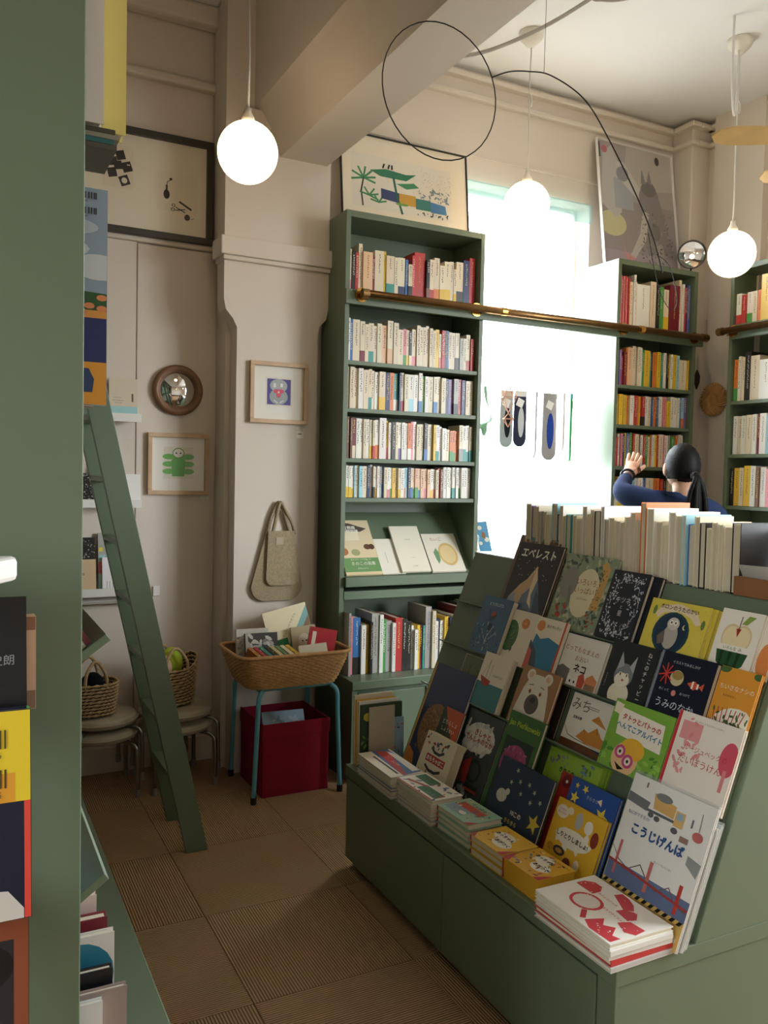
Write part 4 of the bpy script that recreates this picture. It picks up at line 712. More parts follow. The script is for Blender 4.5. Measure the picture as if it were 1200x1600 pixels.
# ------------------------------------------------------------------ face-out books on the slanted shelf of the tall bookcase
DU = Vector((0, .235, .305)).normalized()
def disp(x, d=0): 
    n = Vector((1, 0, 0)).cross(DU); p = Vector((x, 3.662, .9525))+n*d; return frame(tuple(p), (1, 0, 0), DU)
face_book('mushroom picture book with wide green band on the slanted shelf', disp(1.684, .001), .196, .318, .012, '#e6d3ae', [('r', 0, .05, 1, .3, '#6f9a60'), ('r', 0, 0, 1, .04, '#e0cba0'), ('c', .1, .42, .12, .07, '#b5744a'), ('c', .42, .4, .12, .06, '#a9a878'), ('c', .78, .5, .1, .05, '#6b4a38'), ('c', .9, .5, .08, .05, '#5a3d30'), ('p', [(.05, .9), (.2, .96), (.45, .94), (.7, .88), (.9, .84), (.7, .78), (.2, .8)], '#5d5148'), ('r', .1, .62, .62, .76, '#efe3c6')], [('南方熊楠', .36, .86, .07, W_, dict(bold=.02)), ('菌類図譜', .42, .79, .07, W_, dict(bold=.02)), ('きのこの画集', .55, .2, .07, W_), ('森のスケッチが届いた', .5, .27, .035, '#e9e6d2'), ('自然のかたち', .5, .11, .03, '#e9e6d2')])
face_book('plain cream book half covered beside the mushroom book', disp(1.882, .001), .13, .205, .01, '#efe9da', [('l', [(.35, .3), (.35, .62)], .012, '#8a8478')])
face_book('tall plain cream book between cream neighbours on slanted shelf', disp(1.985, .013), .165, .272, .012, '#efe8d4', (), [('うみの手', .5, .7, .035, '#a59c88'), ('ことばとえ', .5, .3, .025, '#a59c88'), ('みず書林', .5, .12, .03, '#a59c88')])
face_book('cream book with glossy gold roundel and green figure', disp(2.165, .001), .2, .23, .012, '#ece5d4', [('c', .62, .45, .28, .3, '#d9b878'), ('c', .62, .45, .22, .24, '#e6cf9a'), ('p', [(.2, .5), (.3, .62), (.36, .5), (.34, .3), (.26, .2), (.22, .35)], '#6f9a72')], [('たいこ', .38, .85, .1, '#b5564a')])
# ------------------------------------------------------------------ pictures, mirrors and ledges on the walls
def wallf(x, y, z, lean=0): return frame((x, y, z), (1, 0, 0), (0, math.sin(lean), math.cos(lean)))
def picture(label, M, w, h, fw, fd, fmat, mount, art, texts=(), name='framed_picture', cat='picture', glass=True):
    t = thing(name, label, cat, M=M); g = G()
    g.box(0, w, 0, fw, 0, fd).box(0, w, h-fw, h, 0, fd).box(0, fw, fw, h-fw, 0, fd).box(w-fw, w, fw, h-fw, 0, fd)
    g.build('frame', fmat, t, bev=min(.002, fw*.2))
    G().box(fw*.8, w-fw*.8, fw*.8, h-fw*.8, .001, .005, mount).build('mount', PRINT, t)
    g = G(); z = shapes(g, [('r', .1, .1, .9, .9, mount), *art], w, h, .0052); g.build('art_print', PRINT, t)
    for n_, T_ in enumerate(texts):
        g = G(); body, x, y, s, c = T_[:5]; put_text(g, body, x*w, y*h, s*h, c, z+.0001, **(T_[5] if len(T_) > 5 else {})); g.build('lettering', INK, t)
    if glass: G().poly([(fw, fw, fd*.6), (w-fw, fw, fd*.6), (w-fw, h-fw, fd*.6), (fw, h-fw, fd*.6)]).build('glazing', GLASS, t)
    return t
KP = '#211d1b'; MT = '#e9dfc9'
def sq(cx, cy, s, rot, col, w=1.55):
    return ('p', [(cx+(math.cos(rot+a)*s)/w, cy+math.sin(rot+a)*s) for a in (.785, 2.356, 3.927, 5.498)], col)
picture('wide dark-framed print of black objects above the alcove panels', wallf(.39, 4.083, 2.535), .732, .487, .03, .03, mat('dark_moulding', '#35322c', .5, bump=(90, .3)), MT,
    [('r', .3, .42, .49, .82, '#e4d8c0'), ('r', .64, .28, .9, .66, '#e5dac3'), sq(.41, .73, .06, .3, KP), sq(.365, .665, .055, .2, KP), sq(.395, .635, .055, .2, KP), sq(.45, .63, .065, .35, KP), sq(.36, .56, .06, .25, KP), sq(.435, .5, .065, .4, KP), ('c', .435, .5, .018, .028, MT), ('r', .45, .645, .468, .655, MT),
     ('c', .70, .44, .02, .045, KP), ('r', .695, .47, .706, .53, KP), ('l', [(.70, .52), (.705, .56), (.725, .58)], .004, KP), ('c', .727, .59, .01, .012, KP), ('l', [(.76, .33), (.82, .29)], .006, KP), ('l', [(.76, .3), (.82, .32)], .006, KP), ('c', .745, .345, .012, .015, KP), ('c', .742, .305, .014, .016, KP), ('c', .745, .345, .007, .009, MT), ('c', .742, .305, .008, .01, MT), ('l', [(.785, .385), (.86, .325)], .012, KP), ('c', .835, .245, .018, .03, KP), ('l', [(.86, .23), (.88, .245)], .003, KP)])
picture('pale wood framed print of a green caterpillar-armed figure', wallf(.83, 4.107, 1.327), .296, .297, .02, .022, WOOD, '#ece8dc',
    [('r', .26, .26, .74, .78, '#e3dcca')]+[('c', .5+s*.16, y, .1, .045, '#5fb54a') for s in (-1, 1) for y in (.62, .5, .38)]+[('p', [(.4, .3), (.38, .55), (.44, .64), (.56, .64), (.62, .55), (.6, .3)], '#58b044'), ('c', .5, .68, .1, .085, '#4a9a3c'), ('c', .5, .68, .085, .07, '#efe9dc'), ('c', .465, .68, .014, .014, KP), ('c', .535, .68, .014, .014, KP)])
picture('pale wood framed print of a grey creature on violet with red flower', wallf(1.247, 3.848, 1.68), .292, .292, .02, .022, WOOD, '#ece8dc',
    [('r', .27, .28, .74, .76, '#e6dfd2'), ('r', .3, .31, .71, .73, '#4d4590'), ('c', .5, .62, .15, .11, '#aeb3b4'), ('c', .5, .44, .16, .13, '#9da3a5'), ('r', .41, .59, .45, .66, '#e9e6de'), ('r', .53, .6, .57, .66, '#e9e6de'), ('c', .46, .53, .05, .035, '#d94a62'), ('c', .54, .53, .05, .035, '#d94a62'), ('c', .5, .47, .04, .045, '#d94a62'), ('c', .5, .515, .018, .018, '#f3c9c4'), ('l', [(.42, .38), (.48, .34)], .02, '#d6d9d8'), ('l', [(.58, .38), (.52, .34)], .02, '#d6d9d8')])
for x, y, z, w, h, lab in ((1.49, 3.849, 1.615, .036, .036, 'small white price card under the violet print'), (1.49, 3.849, 1.655, .042, .012, 'thin white caption strip touching the violet print frame'), (1.09, 4.107, 1.308, .04, .012, 'thin white caption strip under the green figure print')):
    o = tag(G().box(0, w, 0, h, 0, .001, '#efebe0').build('caption_card', PRINT, M=wallf(x, y, z)), lab, 'card'); G().poly([(w*.2, h*.5, .0012), (w*.75, h*.5, .0012), (w*.75, h*.62, .0012), (w*.2, h*.62, .0012)], '#6b655c').build('lettering', INK, o)
def convex(label, M, r_glass, r_rim, rimmat, bulge, name='round_mirror', stand=None):
    t = thing(name, label, 'mirror', M=M); R = (r_glass**2+bulge**2)/(2*bulge); a0 = math.asin(r_glass/R); n = 14
    G().lathe([(R*math.sin(a0*i/n), R*math.cos(a0*i/n)-R+bulge+.012) for i in range(n, -1, -1)], 40).build('mirror_glass', MIRROR, t, smooth=True)
    k = 12; w = (r_rim-r_glass)/2; c = (r_rim+r_glass)/2
    G().lathe([(c+w*1.02*math.cos(2*math.pi*i/k), .012+max(.012, w*.9)*math.sin(2*math.pi*i/k)) for i in range(k+1)], 48).build('rim', rimmat, t, smooth=True)
    G().lathe([(0, 0), (r_glass, 0), (r_glass, .011), (0, .011)], 32).build('backing', BLACK, t)
    return t
convex('convex round mirror in a thick brown wooden ring', wallf(.97, 4.106, 1.832), .088, .122, DWOOD, .028)
nm = Vector((-.62, -.76, -.18)).normalized(); xx = Vector((0, 0, 1)).cross(nm).normalized(); t = convex('small convex mirror with thin black rim on top of bookcase', frame((3.93, 3.70, 2.80), xx, nm.cross(xx)), .078, .083, BLACK, .014)
G().tube([(0, -.08, .005), (0, -.105, -.01), (0, -.112, -.02)], .005, 8).build('stand', BLACK, t)
# picture ledges in the alcove
def ledge(x0, x1, z, label):
    t = thing('picture_ledge', label, 'shelf', ((x0+x1)/2, 4.106, z)); w = (x1-x0)/2
    G().box(-w, w, -.075, 0, -.012, 0).build('base', WHITE, t); G().box(-w, w, -.085, -.075, -.022, .016).build('lip', WHITE, t); G().box(-w, w, -.012, 0, 0, .05).build('back', WHITE, t)
ledge(.15, .785, 1.688, 'narrow white picture ledge holding the numbered booklet'); ledge(.15, .79, 1.288, 'narrow white picture ledge with the black marbled book'); ledge(.15, .80, .876, 'narrow white picture ledge with two tiers of books, lowest')
def lean(lab, x, z, w, h, th, y, col, art=(), texts=(), **k): return face_book(lab, frame((x, y, z), (1, 0, 0), (0, .12, 1)), w, h, th, col, art, texts, name='leaning_book', **k)
lean('beige and pale teal booklet with a large number one', .645, 1.6885, .128, .18, .006, 4.055, '#d8cbb3', [('r', 0, 0, 1, .27, '#a3cdd0')], [('1', .82, .5, .3, '#5c554c', B), ('elements', .3, .5, .06, '#9a9184'), ('Fine Typography', .32, .42, .04, '#5c554c'), ('and Layout', .32, .36, .04, '#5c554c')])
lean('black and white marbled book on the middle ledge', .505, 1.2885, .115, .135, .01, 4.055, '#1e1e1f', [('b', 120, .02, .02, .98, .98, .03, ['#d9d6ce', '#8a8884'], 101)])
lean('thin brown-edged frame card behind the marbled book', .575, 1.2885, .04, .2, .006, 4.07, '#8a6a4a')
lean('blank white card at the end of the middle ledge', .69, 1.2885, .1, .135, .005, 4.05, '#efede8')
lean('black speckled book behind the birch-coloured book', .50, .8765, .09, .25, .008, 4.063, '#1e1e1f', [('b', 60, .02, .5, .98, .98, .04, ['#d9d6ce', '#55524e'], 103)])
lean('birch-coloured book with a single knot, front of the lowest ledge', .49, .8765, .1, .15, .012, 4.046, '#d6b994', [('c', .45, .55, .05, .04, '#7a6248'), ('c', .45, .55, .03, .024, '#c9aa84')])
lean('grey, teal and pink book behind the white haircut book', .603, .8765, .15, .27, .012, 4.063, '#a9a7a3', [('r', 0, 0, 1, .62, '#9cc9c6'), ('p', [(0, .45), (0, .5), (.3, .52), (.5, .58), (.7, .55), (1, .6), (1, .3), (0, .3)], '#d95f6e'), ('r', .02, .68, .14, .75, '#e0cf4a')], [('森の', .35, .85, .1, K), ('ひょうたん', .5, .57, .07, K)])
lean('white book with a black-haired face drawing on lowest ledge', .618, .8765, .16, .158, .012, 4.046, '#efecec', [('c', .75, .42, .18, .17, KP), ('c', .8, .26, .14, .15, '#f2efee'), ('c', .74, .3, .012, .012, KP), ('c', .86, .3, .012, .012, KP), ('l', [(.76, .18), (.84, .18)], .012, KP)]+[('r', .12+.08*i, .08, .135+.08*i, .3, '#9a958f') for i in range(4)], [('おのみ', .45, .78, .14, K, B)])
lean('plain white book at the outlet end of the lowest ledge', .785-.05, .8765, .06, .14, .008, 4.055, '#f0eeea')
for i in range(4): tag(G().box(0, .5, 0, .05, 0, .007, ['#b8b2a6', '#cfcabf', '#a9a398', '#c4beb2'][i]).build('spare_board', PRINT, M=T((.27, 4.056, .817+.0085*i))), f'{["lowest", "second", "third", "uppermost"][i]} grey spare board stored under the lowest ledge', 'board', 'spare boards under the ledge')
o = tag(G().box(.862, .895, 4.1, 4.108, .835, .885, '#e6e1d6').build('wall_outlet', WHITE, loc=(.89, 4.106, .865), bev=.003), 'small white wall outlet beside the lowest picture ledge', 'outlet')
# ------------------------------------------------------------------ prints on top of the bookcases
picture('large mounted print of palms and a train above the bookcase', wallf(1.712, 3.86, 2.6905, .12), .745, .475, .007, .014, BLACK, '#eadfc8',
    [('r', .08, .2, .86, .78, '#e3dccc')]+[('l', [(.17, .52), (.17+.09*math.cos(a), .52+.12*math.sin(a))], .014, '#3f8a5a') for a in (.2, .8, 1.4, 2.0, 2.7, 3.4, -.3)]+[('l', [(.17, .52), (.15, .38), (.16, .22)], .012, '#4a4436')]
    +[('l', [(.21, .34), (.21+.07*math.cos(a), .34+.09*math.sin(a))], .012, '#3f8a5a') for a in (.3, 1.0, 2.1, 2.9, -.4)]+[('l', [(.28, .28), (.28+.06*math.cos(a), .28+.08*math.sin(a))], .012, '#3f8a5a') for a in (.3, 1.0, 2.1, 2.9)]
    +[('p', [(.3, .33), (.3, .44), (.44, .42), (.44, .31)], '#3a4470'), ('r', .44, .3, .57, .42, '#c99a3a'), ('r', .57, .28, .69, .4, '#3a7a74'), ('p', [(.69, .27), (.69, .39), (.81, .37), (.82, .27)], '#4a7fae'), ('b', 40, .58, .4, .84, .52, .014, ['#7a8a98'], 110), ('b', 120, .55, .42, .86, .72, .004, ['#7f97ac'], 111), ('p', [(.22, .62), (.34, .66), (.5, .64), (.58, .66), (.5, .57), (.3, .57)], '#2f7a58'), ('p', [(.42, .52), (.56, .56), (.6, .52), (.5, .48)], '#3f8a5a'), ('l', [(.4, .58), (.42, .4), (.46, .2)], .016, '#2f6a58'), ('b', 16, .58, .22, .84, .27, .012, ['#3a3a3c'], 112), ('l', [(.32, .67), (.33, .71)], .012, KP), ('l', [(.36, .67), (.37, .71)], .012, KP), ('l', [(.39, .67), (.39, .71)], .012, KP), ('c', .46, .3, .05, .015, '#6fa04a')], glass=False)
t = picture('grey-violet poster of stone figures leaning above the bookcase', wallf(3.375, 3.84, 2.6905, .145), .60, .775, .004, .02, WHITE, '#a89f9a',
    [('r', 0, 0, 1, .14, '#a79aa2'), ('r', 0, .14, 1, .55, '#9a9190'), ('p', [(.3, .62), (1, .7), (1, 1), (.4, 1)], '#b9b2aa'), ('c', .15, .35, .18, .1, '#c9c39a'), ('p', [(.02, .5), (.08, .9), (.2, .98), (.3, .8), (.28, .45), (.2, .4)], '#bcbab4'), ('r', .2, .48, .44, .72, '#a5a9ae'), ('p', [(.24, .85), (.34, .86), (.56, .66), (.5, .58), (.3, .7)], '#c6c3bc'), ('c', .32, .76, .08, .06, '#8f8f90'), ('p', [(.52, .62), (.6, .76), (.66, .7), (.72, .74), (.78, .66), (.84, .5), (.95, .2), (.6, .14), (.55, .4)], '#8a8684'), ('c', .66, .68, .1, .06, '#77726e'), ('p', [(.56, .72), (.58, .84), (.63, .72)], '#8a8684'), ('p', [(.64, .74), (.68, .84), (.71, .72)], '#8a8684'), ('p', [(.56, .5), (.5, .3), (.36, .12), (.42, .1), (.58, .26), (.64, .48)], '#c2bdb6'), ('p', [(.26, .26), (.3, .14), (.42, .1), (.38, .06), (.3, .09)], '#c98f92'), ('c', .72, .34, .06, .07, '#7c7773'), ('p', [(.66, .4), (.68, .5), (.71, .4)], '#8d8883'), ('p', [(.73, .4), (.78, .48), (.77, .4)], '#8d8883'), ('p', [(.7, .08), (.72, .26), (.8, .24), (.84, .06)], '#aaa49e'), ('c', .8, .93, .03, .035, '#4a4640'), ('r', 0, .86, .05, .98, '#55505a'), ('c', .1, .93, .04, .03, '#b9727a'), ('b', 90, .5, .08, .95, .5, .02, ['#7a7470', '#a39c97', '#8d7f7c', '#6b6664'], 115)],
    [('まよなかの音楽会', .5, .07, .035, '#8a5a7a')], glass=False, name='poster', cat='poster')
# ------------------------------------------------------------------ tote bag on the pillar
LINEN = mat('linen_weave', '#a8977b', .95, noise=(120, .2), bump=(300, .8), spec=.1)
t = thing('tote_bag', 'grey-beige woven cloth bag hanging by its handles on the pillar', 'bag', (1.39, 3.845, 1.30))
def rnd(x0, x1, z0, z1, r, xt0, xt1, n=6):
    p = [(xt0, z1), (x0, z0+r)]
    for cx, a0 in ((x0+r, math.pi), (x1-r, 1.5*math.pi)):
        for i in range(n+1): a = a0+i*math.pi/2/n; p.append((cx+r*math.cos(a), z0+r+r*math.sin(a)))
    return p+[(xt1, z1)]
G().prism(rnd(-.125, .135, -.475, -.145, .07, -.055, .09), 'y', -.016, -.003).build('bag_body', LINEN, t, bev=.004)
G().prism(rnd(-.055, .115, -.40, -.135, .035, -.048, .085), 'y', -.030, -.0165).build('front_pocket', LINEN, t, bev=.004)
for k, (dx, dy) in enumerate(((0, -.012), (.022, -.022))):
    G().tube(curve([(-.045+dx, dy, -.15), (-.03+dx, dy, -.08), (0+dx*.4, dy, -.008), (.012+dx*.4, dy, -.002), (.03+dx*.3, dy, -.03), (.05+dx, dy, -.09), (.07+dx, dy, -.15)]), .009, 6).build('handle', LINEN, t, smooth=True)
G().box(-.008, .03, -.033, -.0305, -.2, -.165, '#b9ab92').build('patch', CLOTH, t)
G().tube([(.005, .004, -.004), (.005, -.03, -.002)], .002, 6).build('nail', BLACK, t)
# ------------------------------------------------------------------ wicker basket stand and red box
BLUE = mat('pale_blue_steel', '#5fa3b4', .4, 0)
t = thing('blue_legged_stand', 'low stand with four pale blue steel legs under wicker basket', 'stand', (1.37, 3.62, 0)); o = (1.37, 3.62, 0)
for fx_, fy_, tx_, ty_ in ((1.165, 3.449, 1.188, 3.462), (1.572, 3.44, 1.555, 3.455), (1.178, 3.825, 1.188, 3.805), (1.565, 3.825, 1.555, 3.805)):
    lg = G().tube(loc_(curve([(fx_, fy_, .02), (tx_*.75+fx_*.25, ty_*.75+fy_*.25, .36), (tx_, ty_, .46), (tx_+(1.37-tx_)*.12, ty_+(3.62-ty_)*.12, .487)], 6), o), .0105, 10).build('leg', BLUE, t, smooth=True)
    G().tube(loc_([(fx_, fy_, 0), (fx_, fy_, .03)], o), .0135, 10).build('rubber_foot', BLACK, lg)
G().box(-.18, .18, -.14, .14, .482, .494).build('seat', BLUE, t, bev=.004)
WICK = mat('honey_wicker', '#c29560', .6, noise=(60, .22), bump=(200, .3))
def rrect(cx, cy, hx, hy, r, n=40):
    """points round a rounded rectangle, evenly spaced"""
    seg = [(hx-r, -hy, 1, 0), ]; P = []
    path = []
    for (sx, sy, a0) in ((1, -1, -math.pi/2), (1, 1, 0), (-1, 1, math.pi/2), (-1, -1, math.pi)):
        for i in range(7): a = a0+i*math.pi/12; path.append((cx+sx*(hx-r)+r*math.cos(a), cy+sy*(hy-r)+r*math.sin(a)))
    path.append(path[0]); L = [0]
    for a, b in zip(path, path[1:]): L.append(L[-1]+math.hypot(b[0]-a[0], b[1]-a[1]))
    for i in range(n):
        d = L[-1]*i/n; j = max(k for k in range(len(L)-1) if L[k] <= d+1e-9); f = (d-L[j])/max(L[j+1]-L[j], 1e-9)
        P.append((path[j][0]+(path[j+1][0]-path[j][0])*f, path[j][1]+(path[j+1][1]-path[j][1])*f))
    return P
t = thing('wicker_basket', 'tapered honey-coloured wicker basket full of second-hand books', 'basket', (1.355, 3.60, .495))
def ring_at(f, n, off=0): return rrect(0, 0, .205+.055*f**.8+off, .14+.042*f**.8+off, .06, n)
NS = 78; g = G(); rows_ = 20
for i in range(rows_):
    f = (i+.5)/rows_; base = ring_at(f, NS*2); pts = []
    for k, (x, y) in enumerate(base):
        q = .0028*(1 if (k//2+i) % 2 else -1)*(1 if k % 2 == 0 else .3); l = math.hypot(x, y); pts.append((x+x/l*q, y+y/l*q, .004+f*.145))
    g.tube(pts, .0042, 5, closed=True)
g.build('weave', WICK, t, smooth=True)
g = G()
for k in range(NS):
    a, b = ring_at(0, NS)[k], ring_at(1, NS)[k]; m_ = ring_at(.5, NS)[k]; g.tube([(*a, .002), (*m_, .075), (*b, .15)], .0026, 5)
g.build('stake_weave', WICK, t)
lo, hi = ring_at(0, 48, -.006), ring_at(1, 48, -.006); n = 48
G().add([(*p, .004) for p in lo]+[(*p, .15) for p in hi]+[(*p, .002) for p in lo], [(i, (i+1) % n, n+(i+1) % n, n+i) for i in range(n)]+[tuple(range(2*n, 3*n))], '#000000').build('lining', mat('dark_wicker_core', '#6b4d2d', .8), t)
G().tube([(*p, .152) for p in ring_at(1, 64, .004)], .0085, 8, closed=True).build('rim', WICK, t, smooth=True)
# books in the basket
def slant(lab, c, eul, w, h, th, col, art=(), texts=(), side='l', **k):
    M = T(c) @ Matrix.Rotation(eul[2], 4, 'Z') @ Matrix.Rotation(eul[0], 4, 'X') @ Matrix.Rotation(eul[1], 4, 'Z')
    return face_book(lab, M, w, h, th, col, art, texts, name='used_book', side=side, **k)
UP = math.pi/2
slant('white-spined paperback at the pillar end of the wicker basket', (1.15, 3.68, .535), (UP-.12, 0, -.05), .15, .19, .02, '#d8d3c6', [('b', 30, .02, .1, .3, .9, .04, ['#8a867c'], 120)])
slant('grey photo-cover paperback in the wicker basket', (1.175, 3.615, .525), (UP-.2, 0, -.05), .15, .19, .022, '#4c4b4b', [('b', 30, .1, .3, .95, .95, .12, ['#d6d4d0', '#8d8b89', '#b5b3b0'], 121), ('r', 0, .35, .08, 1, '#bdb9b0')], [('BOYS', .55, .55, .14, '#9a2440', B)])
slant('large cream book with teal, brown, green and red stripes in basket', (1.34, 3.70, .55), (UP-.2, .22, -.05), .22, .24, .012, '#efe3bf', [('p', [(.35, 0), (1, .75), (1, .95), (.2, 0)], '#86b5b2'), ('p', [(.55, 0), (1, .5), (1, .75), (.35, 0)], '#8a7058'), ('r', 0, .22, .42, .42, '#23804a'), ('r', 0, .1, .42, .22, '#d9502f')], [('やさしいいのりのうた', .5, .62, .06, '#8a8468', dict(rot=.85))])
slant('sepia portrait book between striped and red books in basket', (1.43, 3.66, .53), (UP-.2, .1, -.1), .12, .19, .015, '#b9a988', [('c', .5, .6, .25, .22, '#d9ccb0'), ('c', .42, .64, .03, .02, KP), ('c', .58, .64, .03, .02, KP)])
slant('red cloth-bound book leaning in the wicker basket', (1.43, 3.565, .545), (UP-.15, -.2, -.1), .13, .2, .022, '#b02f36', [('r', .1, .6, .24, .9, '#e3d9c4')])
slant('thick pale book lying across the wicker basket', (1.40, 3.515, .575), (UP-.5, .1, -.2), .13, .085, .028, '#d9cfb6')
for i, (x, c, n_) in enumerate(((1.186, '#b5763a', 'orange'), (1.211, '#a83340', 'crimson'), (1.236, '#3d8078', 'teal'), (1.261, '#3a3a34', 'black'), (1.286, '#c9b98a', 'straw'), (1.311, '#5f8a5a', 'green'), (1.336, '#d8cba8', 'cream'), (1.361, '#c9a03a', 'mustard'))):
    slant(f'{n_} paperback spine-up along the front of the wicker basket', (x, 3.49, .535), (.35, 0, .35), .022, .11, .10, c, art=[('b', 6, .1, .1, .9, .9, .2, ['#e3d9c0', '#6b6256'], 130+i)])
# red box
RED = mat('crimson_fabric', '#8e1f33', .9, noise=(40, .08), bump=(350, .25), spec=.15)
t = thing('storage_box', 'square crimson fabric storage box standing under the wicker basket', 'box', (1.377, 3.648, 0)); a = .158; hgt = .33; th = .006
G().box(-a, a, -a, a, .002, .01).build('bottom', RED, t)
for nm_, b in (('side_wall', (-a, -a+th, -a, a)), ('side_wall', (a-th, a, -a, a)), ('side_wall', (-a+th, a-th, -a, -a+th)), ('side_wall', (-a+th, a-th, a-th, a))): G().box(*b, .01, hgt).build(nm_, RED, t, bev=.002)
g = G(); e = .004; g.box(-a-e, a+e, -a-e, -a-.0005, hgt-.062, hgt+.002).box(-a-e, -a-.0005, -a, a+e, hgt-.062, hgt+.002); g.build('folded_hem', RED, t, bev=.001)
slant('blue-grey magazine lying tilted inside the crimson box', (1.265, 3.60, .20), (UP-.5, 0, -.08), .2, .15, .012, '#8fa3b4', [('b', 20, .05, .1, .9, .8, .08, ['#c9d2d8', '#6f8494', '#a9b8c2'], 140)])
slant('dark red paperback lying inside the crimson box', (1.29, 3.52, .20), (.3, 0, -.06), .17, .06, .02, '#8a3a3a', [('b', 16, .05, .1, .9, .9, .06, ['#3a2a2a', '#c9a08a'], 141)])
# ------------------------------------------------------------------ stacked stools with baskets
VINYL = mat('cream_vinyl', '#b3a88f', .45, noise=(6, .08))
def stool(x, y, dz, label, rz=0):
    t = thing('round_stool', label, 'stool', (x, y, dz), rz=rz, group='stacked round stools in the alcove')
    G().lathe([(0, .251), (.15, .251), (.16, .256), (.163, .272), (.16, .286), (.148, .294), (0, .296)], 40).build('seat', VINYL, t, smooth=True)
    G().lathe([(.163, .268), (.168, .27), (.168, .273), (.163, .275)], 40).build('piping', VINYL, t, smooth=True)
    for k in range(4):
        q = math.pi/4+k*math.pi/2; c, s = math.cos(q), math.sin(q)
        lg = G().tube(curve([(c*.06, s*.06, .243), (c*.14, s*.14, .24), (c*.188, s*.188, .222), (c*.198, s*.198, .17), (c*.2, s*.2, .02)], 5), .0095, 10).build('leg', STEEL, t, smooth=True)
        G().tube([(c*.2, s*.2, 0), (c*.2, s*.2, .035)], .0125, 10).build('foot_cap', mat('grey_rubber', '#8a857c', .7), lg)
stool(.585, 3.875, 0, 'lower cream vinyl stool of the pair nearer the ledges'); stool(.585, 3.875, .0655, 'upper cream vinyl stool under the basket with dark cloth', .2)
stool(.925, 3.875, 0, 'lower cream vinyl stool above the brown carton', .1); stool(.925, 3.875, .0655, 'upper cream vinyl stool under the lime-filled basket', .3)
SEA = mat('seagrass', '#b3966c', .85, noise=(90, .25), bump=(160, .5))
def woven(label, c, rx, ry, h, rz, lift, contents):
    t = thing('seagrass_basket', label, 'basket', c, rz=rz); g = G(); rows_ = int(h/.0135); n = 84
    def at(a, f): s = .88+.14*f; return (rx*s*math.copysign(abs(math.cos(a))**.75, math.cos(a)), ry*s*math.copysign(abs(math.sin(a))**.75, math.sin(a)), .006+f*(h+lift*abs(math.cos(a))**2*(1 if math.cos(a) > 0 else .35)))
    for i in range(rows_):
        pts = [at(2*math.pi*k/n, (i+.5)/rows_) for k in range(n)]
        g.tube(pts, [.0056+.0026*(1 if (k+i*2) % 3 == 0 else -.8) for k in range(n)], 6, closed=True)
    g.build('weave', SEA, t, smooth=True)
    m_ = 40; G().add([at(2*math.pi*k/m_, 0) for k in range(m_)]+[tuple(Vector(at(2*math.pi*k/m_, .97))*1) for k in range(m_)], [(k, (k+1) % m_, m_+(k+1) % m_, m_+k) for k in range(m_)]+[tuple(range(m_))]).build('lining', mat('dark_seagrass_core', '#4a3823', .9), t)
    for s in (-1, 1):
        y = ry*.9*s; G().tube(curve([(-rx*.45, y, h*.93), (-rx*.4, y, h+.05), (-rx*.1, y*.8, h+.095), (rx*.15, y*.8, h+.09), (rx*.38, y, h+.04), (rx*.42, y, h*.93)]), .0075, 8).build('handle', SEA, t, smooth=True)
    for (x, y, z, r, col) in contents:
        G().lathe([(r*math.sin(math.pi*i/12), -r*math.cos(math.pi*i/12)) for i in range(13)], 20, col, M=T((x, y, z)) @ Matrix.Diagonal((1, .6, 1.25, 1))).build('bundled_cloth', CLOTH, t, smooth=True)
    return t
woven('oval seagrass basket holding dark cloth on the stool pair by ledges', (.545, 3.83, .364), .105, .085, .145, .1, 0, [(.0, .0, .12, .055, '#16181d'), (-.04, .01, .1, .05, '#1c1f26')])
woven('slouching seagrass bag with lime and pink cloth on the far stools', (.885, 3.86, .364), .135, .08, .17, .35, .06, [(.02, .01, .19, .06, '#a8b83c'), (-.045, -.01, .17, .055, '#d9b8a3')])
tag(G().box(0, .13, 0, .13, 0, .12, '#7a5a3c').build('carton', KRAFT, M=T((.855, 3.94, .0)), bev=.002), 'small brown cardboard carton on the floor under the stools', 'box')
# ------------------------------------------------------------------ hanging things at the window
YS = 3.84
tag(G().tube(curve([(2.43, YS, 2.005), (2.8, YS, 1.995), (3.315, YS, 2.004)]), .0015, 6).build('hanging_wire', CORD), 'thin wire strung across the window holding socks', 'wire')
tag(G().tube([(3.30, YS, 2.0), (3.30, YS+.003, 2.62), (3.315, YS+.06, 2.65)], .001, 5).build('hanging_thread', CORD), 'thin vertical thread beside the window jamb', 'thread')
def sock(x, top, bot, w, body, cuff, patch, label, tagc=True, twist=0, patch2=None):
    M = T((x, YS-.006, top)) @ RZ(twist); t = thing('hanging_sock', label, 'sock', M=M); h = top-bot; n = 10; r = w/2
    out = [(-w*.46, 0), (-w*.5, -h*.5), (-w*.5, -h+r)]+[(r*math.cos(math.pi+math.pi*i/n), -h+r+r*math.sin(math.pi+math.pi*i/n)) for i in range(1, n)]+[(w*.5, -h+r), (w*.5, -h*.5), (w*.46, 0)]
    G().prism(out, 'y', -.005, .005, body).build('knit_body', CLOTH, t, bev=.003)
    G().box(-w*.48, w*.48, -.0065, .0065, -.03, .002, cuff).build('cuff', CLOTH, t, bev=.002)
    if patch: G().prism([(w*.24*math.cos(2*math.pi*i/18)+.004, -h*.56+h*.27*math.sin(2*math.pi*i/18)) for i in range(18)], 'y', -.0065, -.004, patch).build('sole_patch', CLOTH, t)
    if tagc: G().box(-.022, .022, -.0085, -.0068, -.085, -.04, '#efece4', M=Matrix.Rotation(.4, 4, 'Y') @ T((.02, 0, 0))).build('swing_tag', PRINT, t)
    G().tube([(0, 0, 0), (0, .006, 2.0-top)], .001, 5).build('thread', CORD, t)
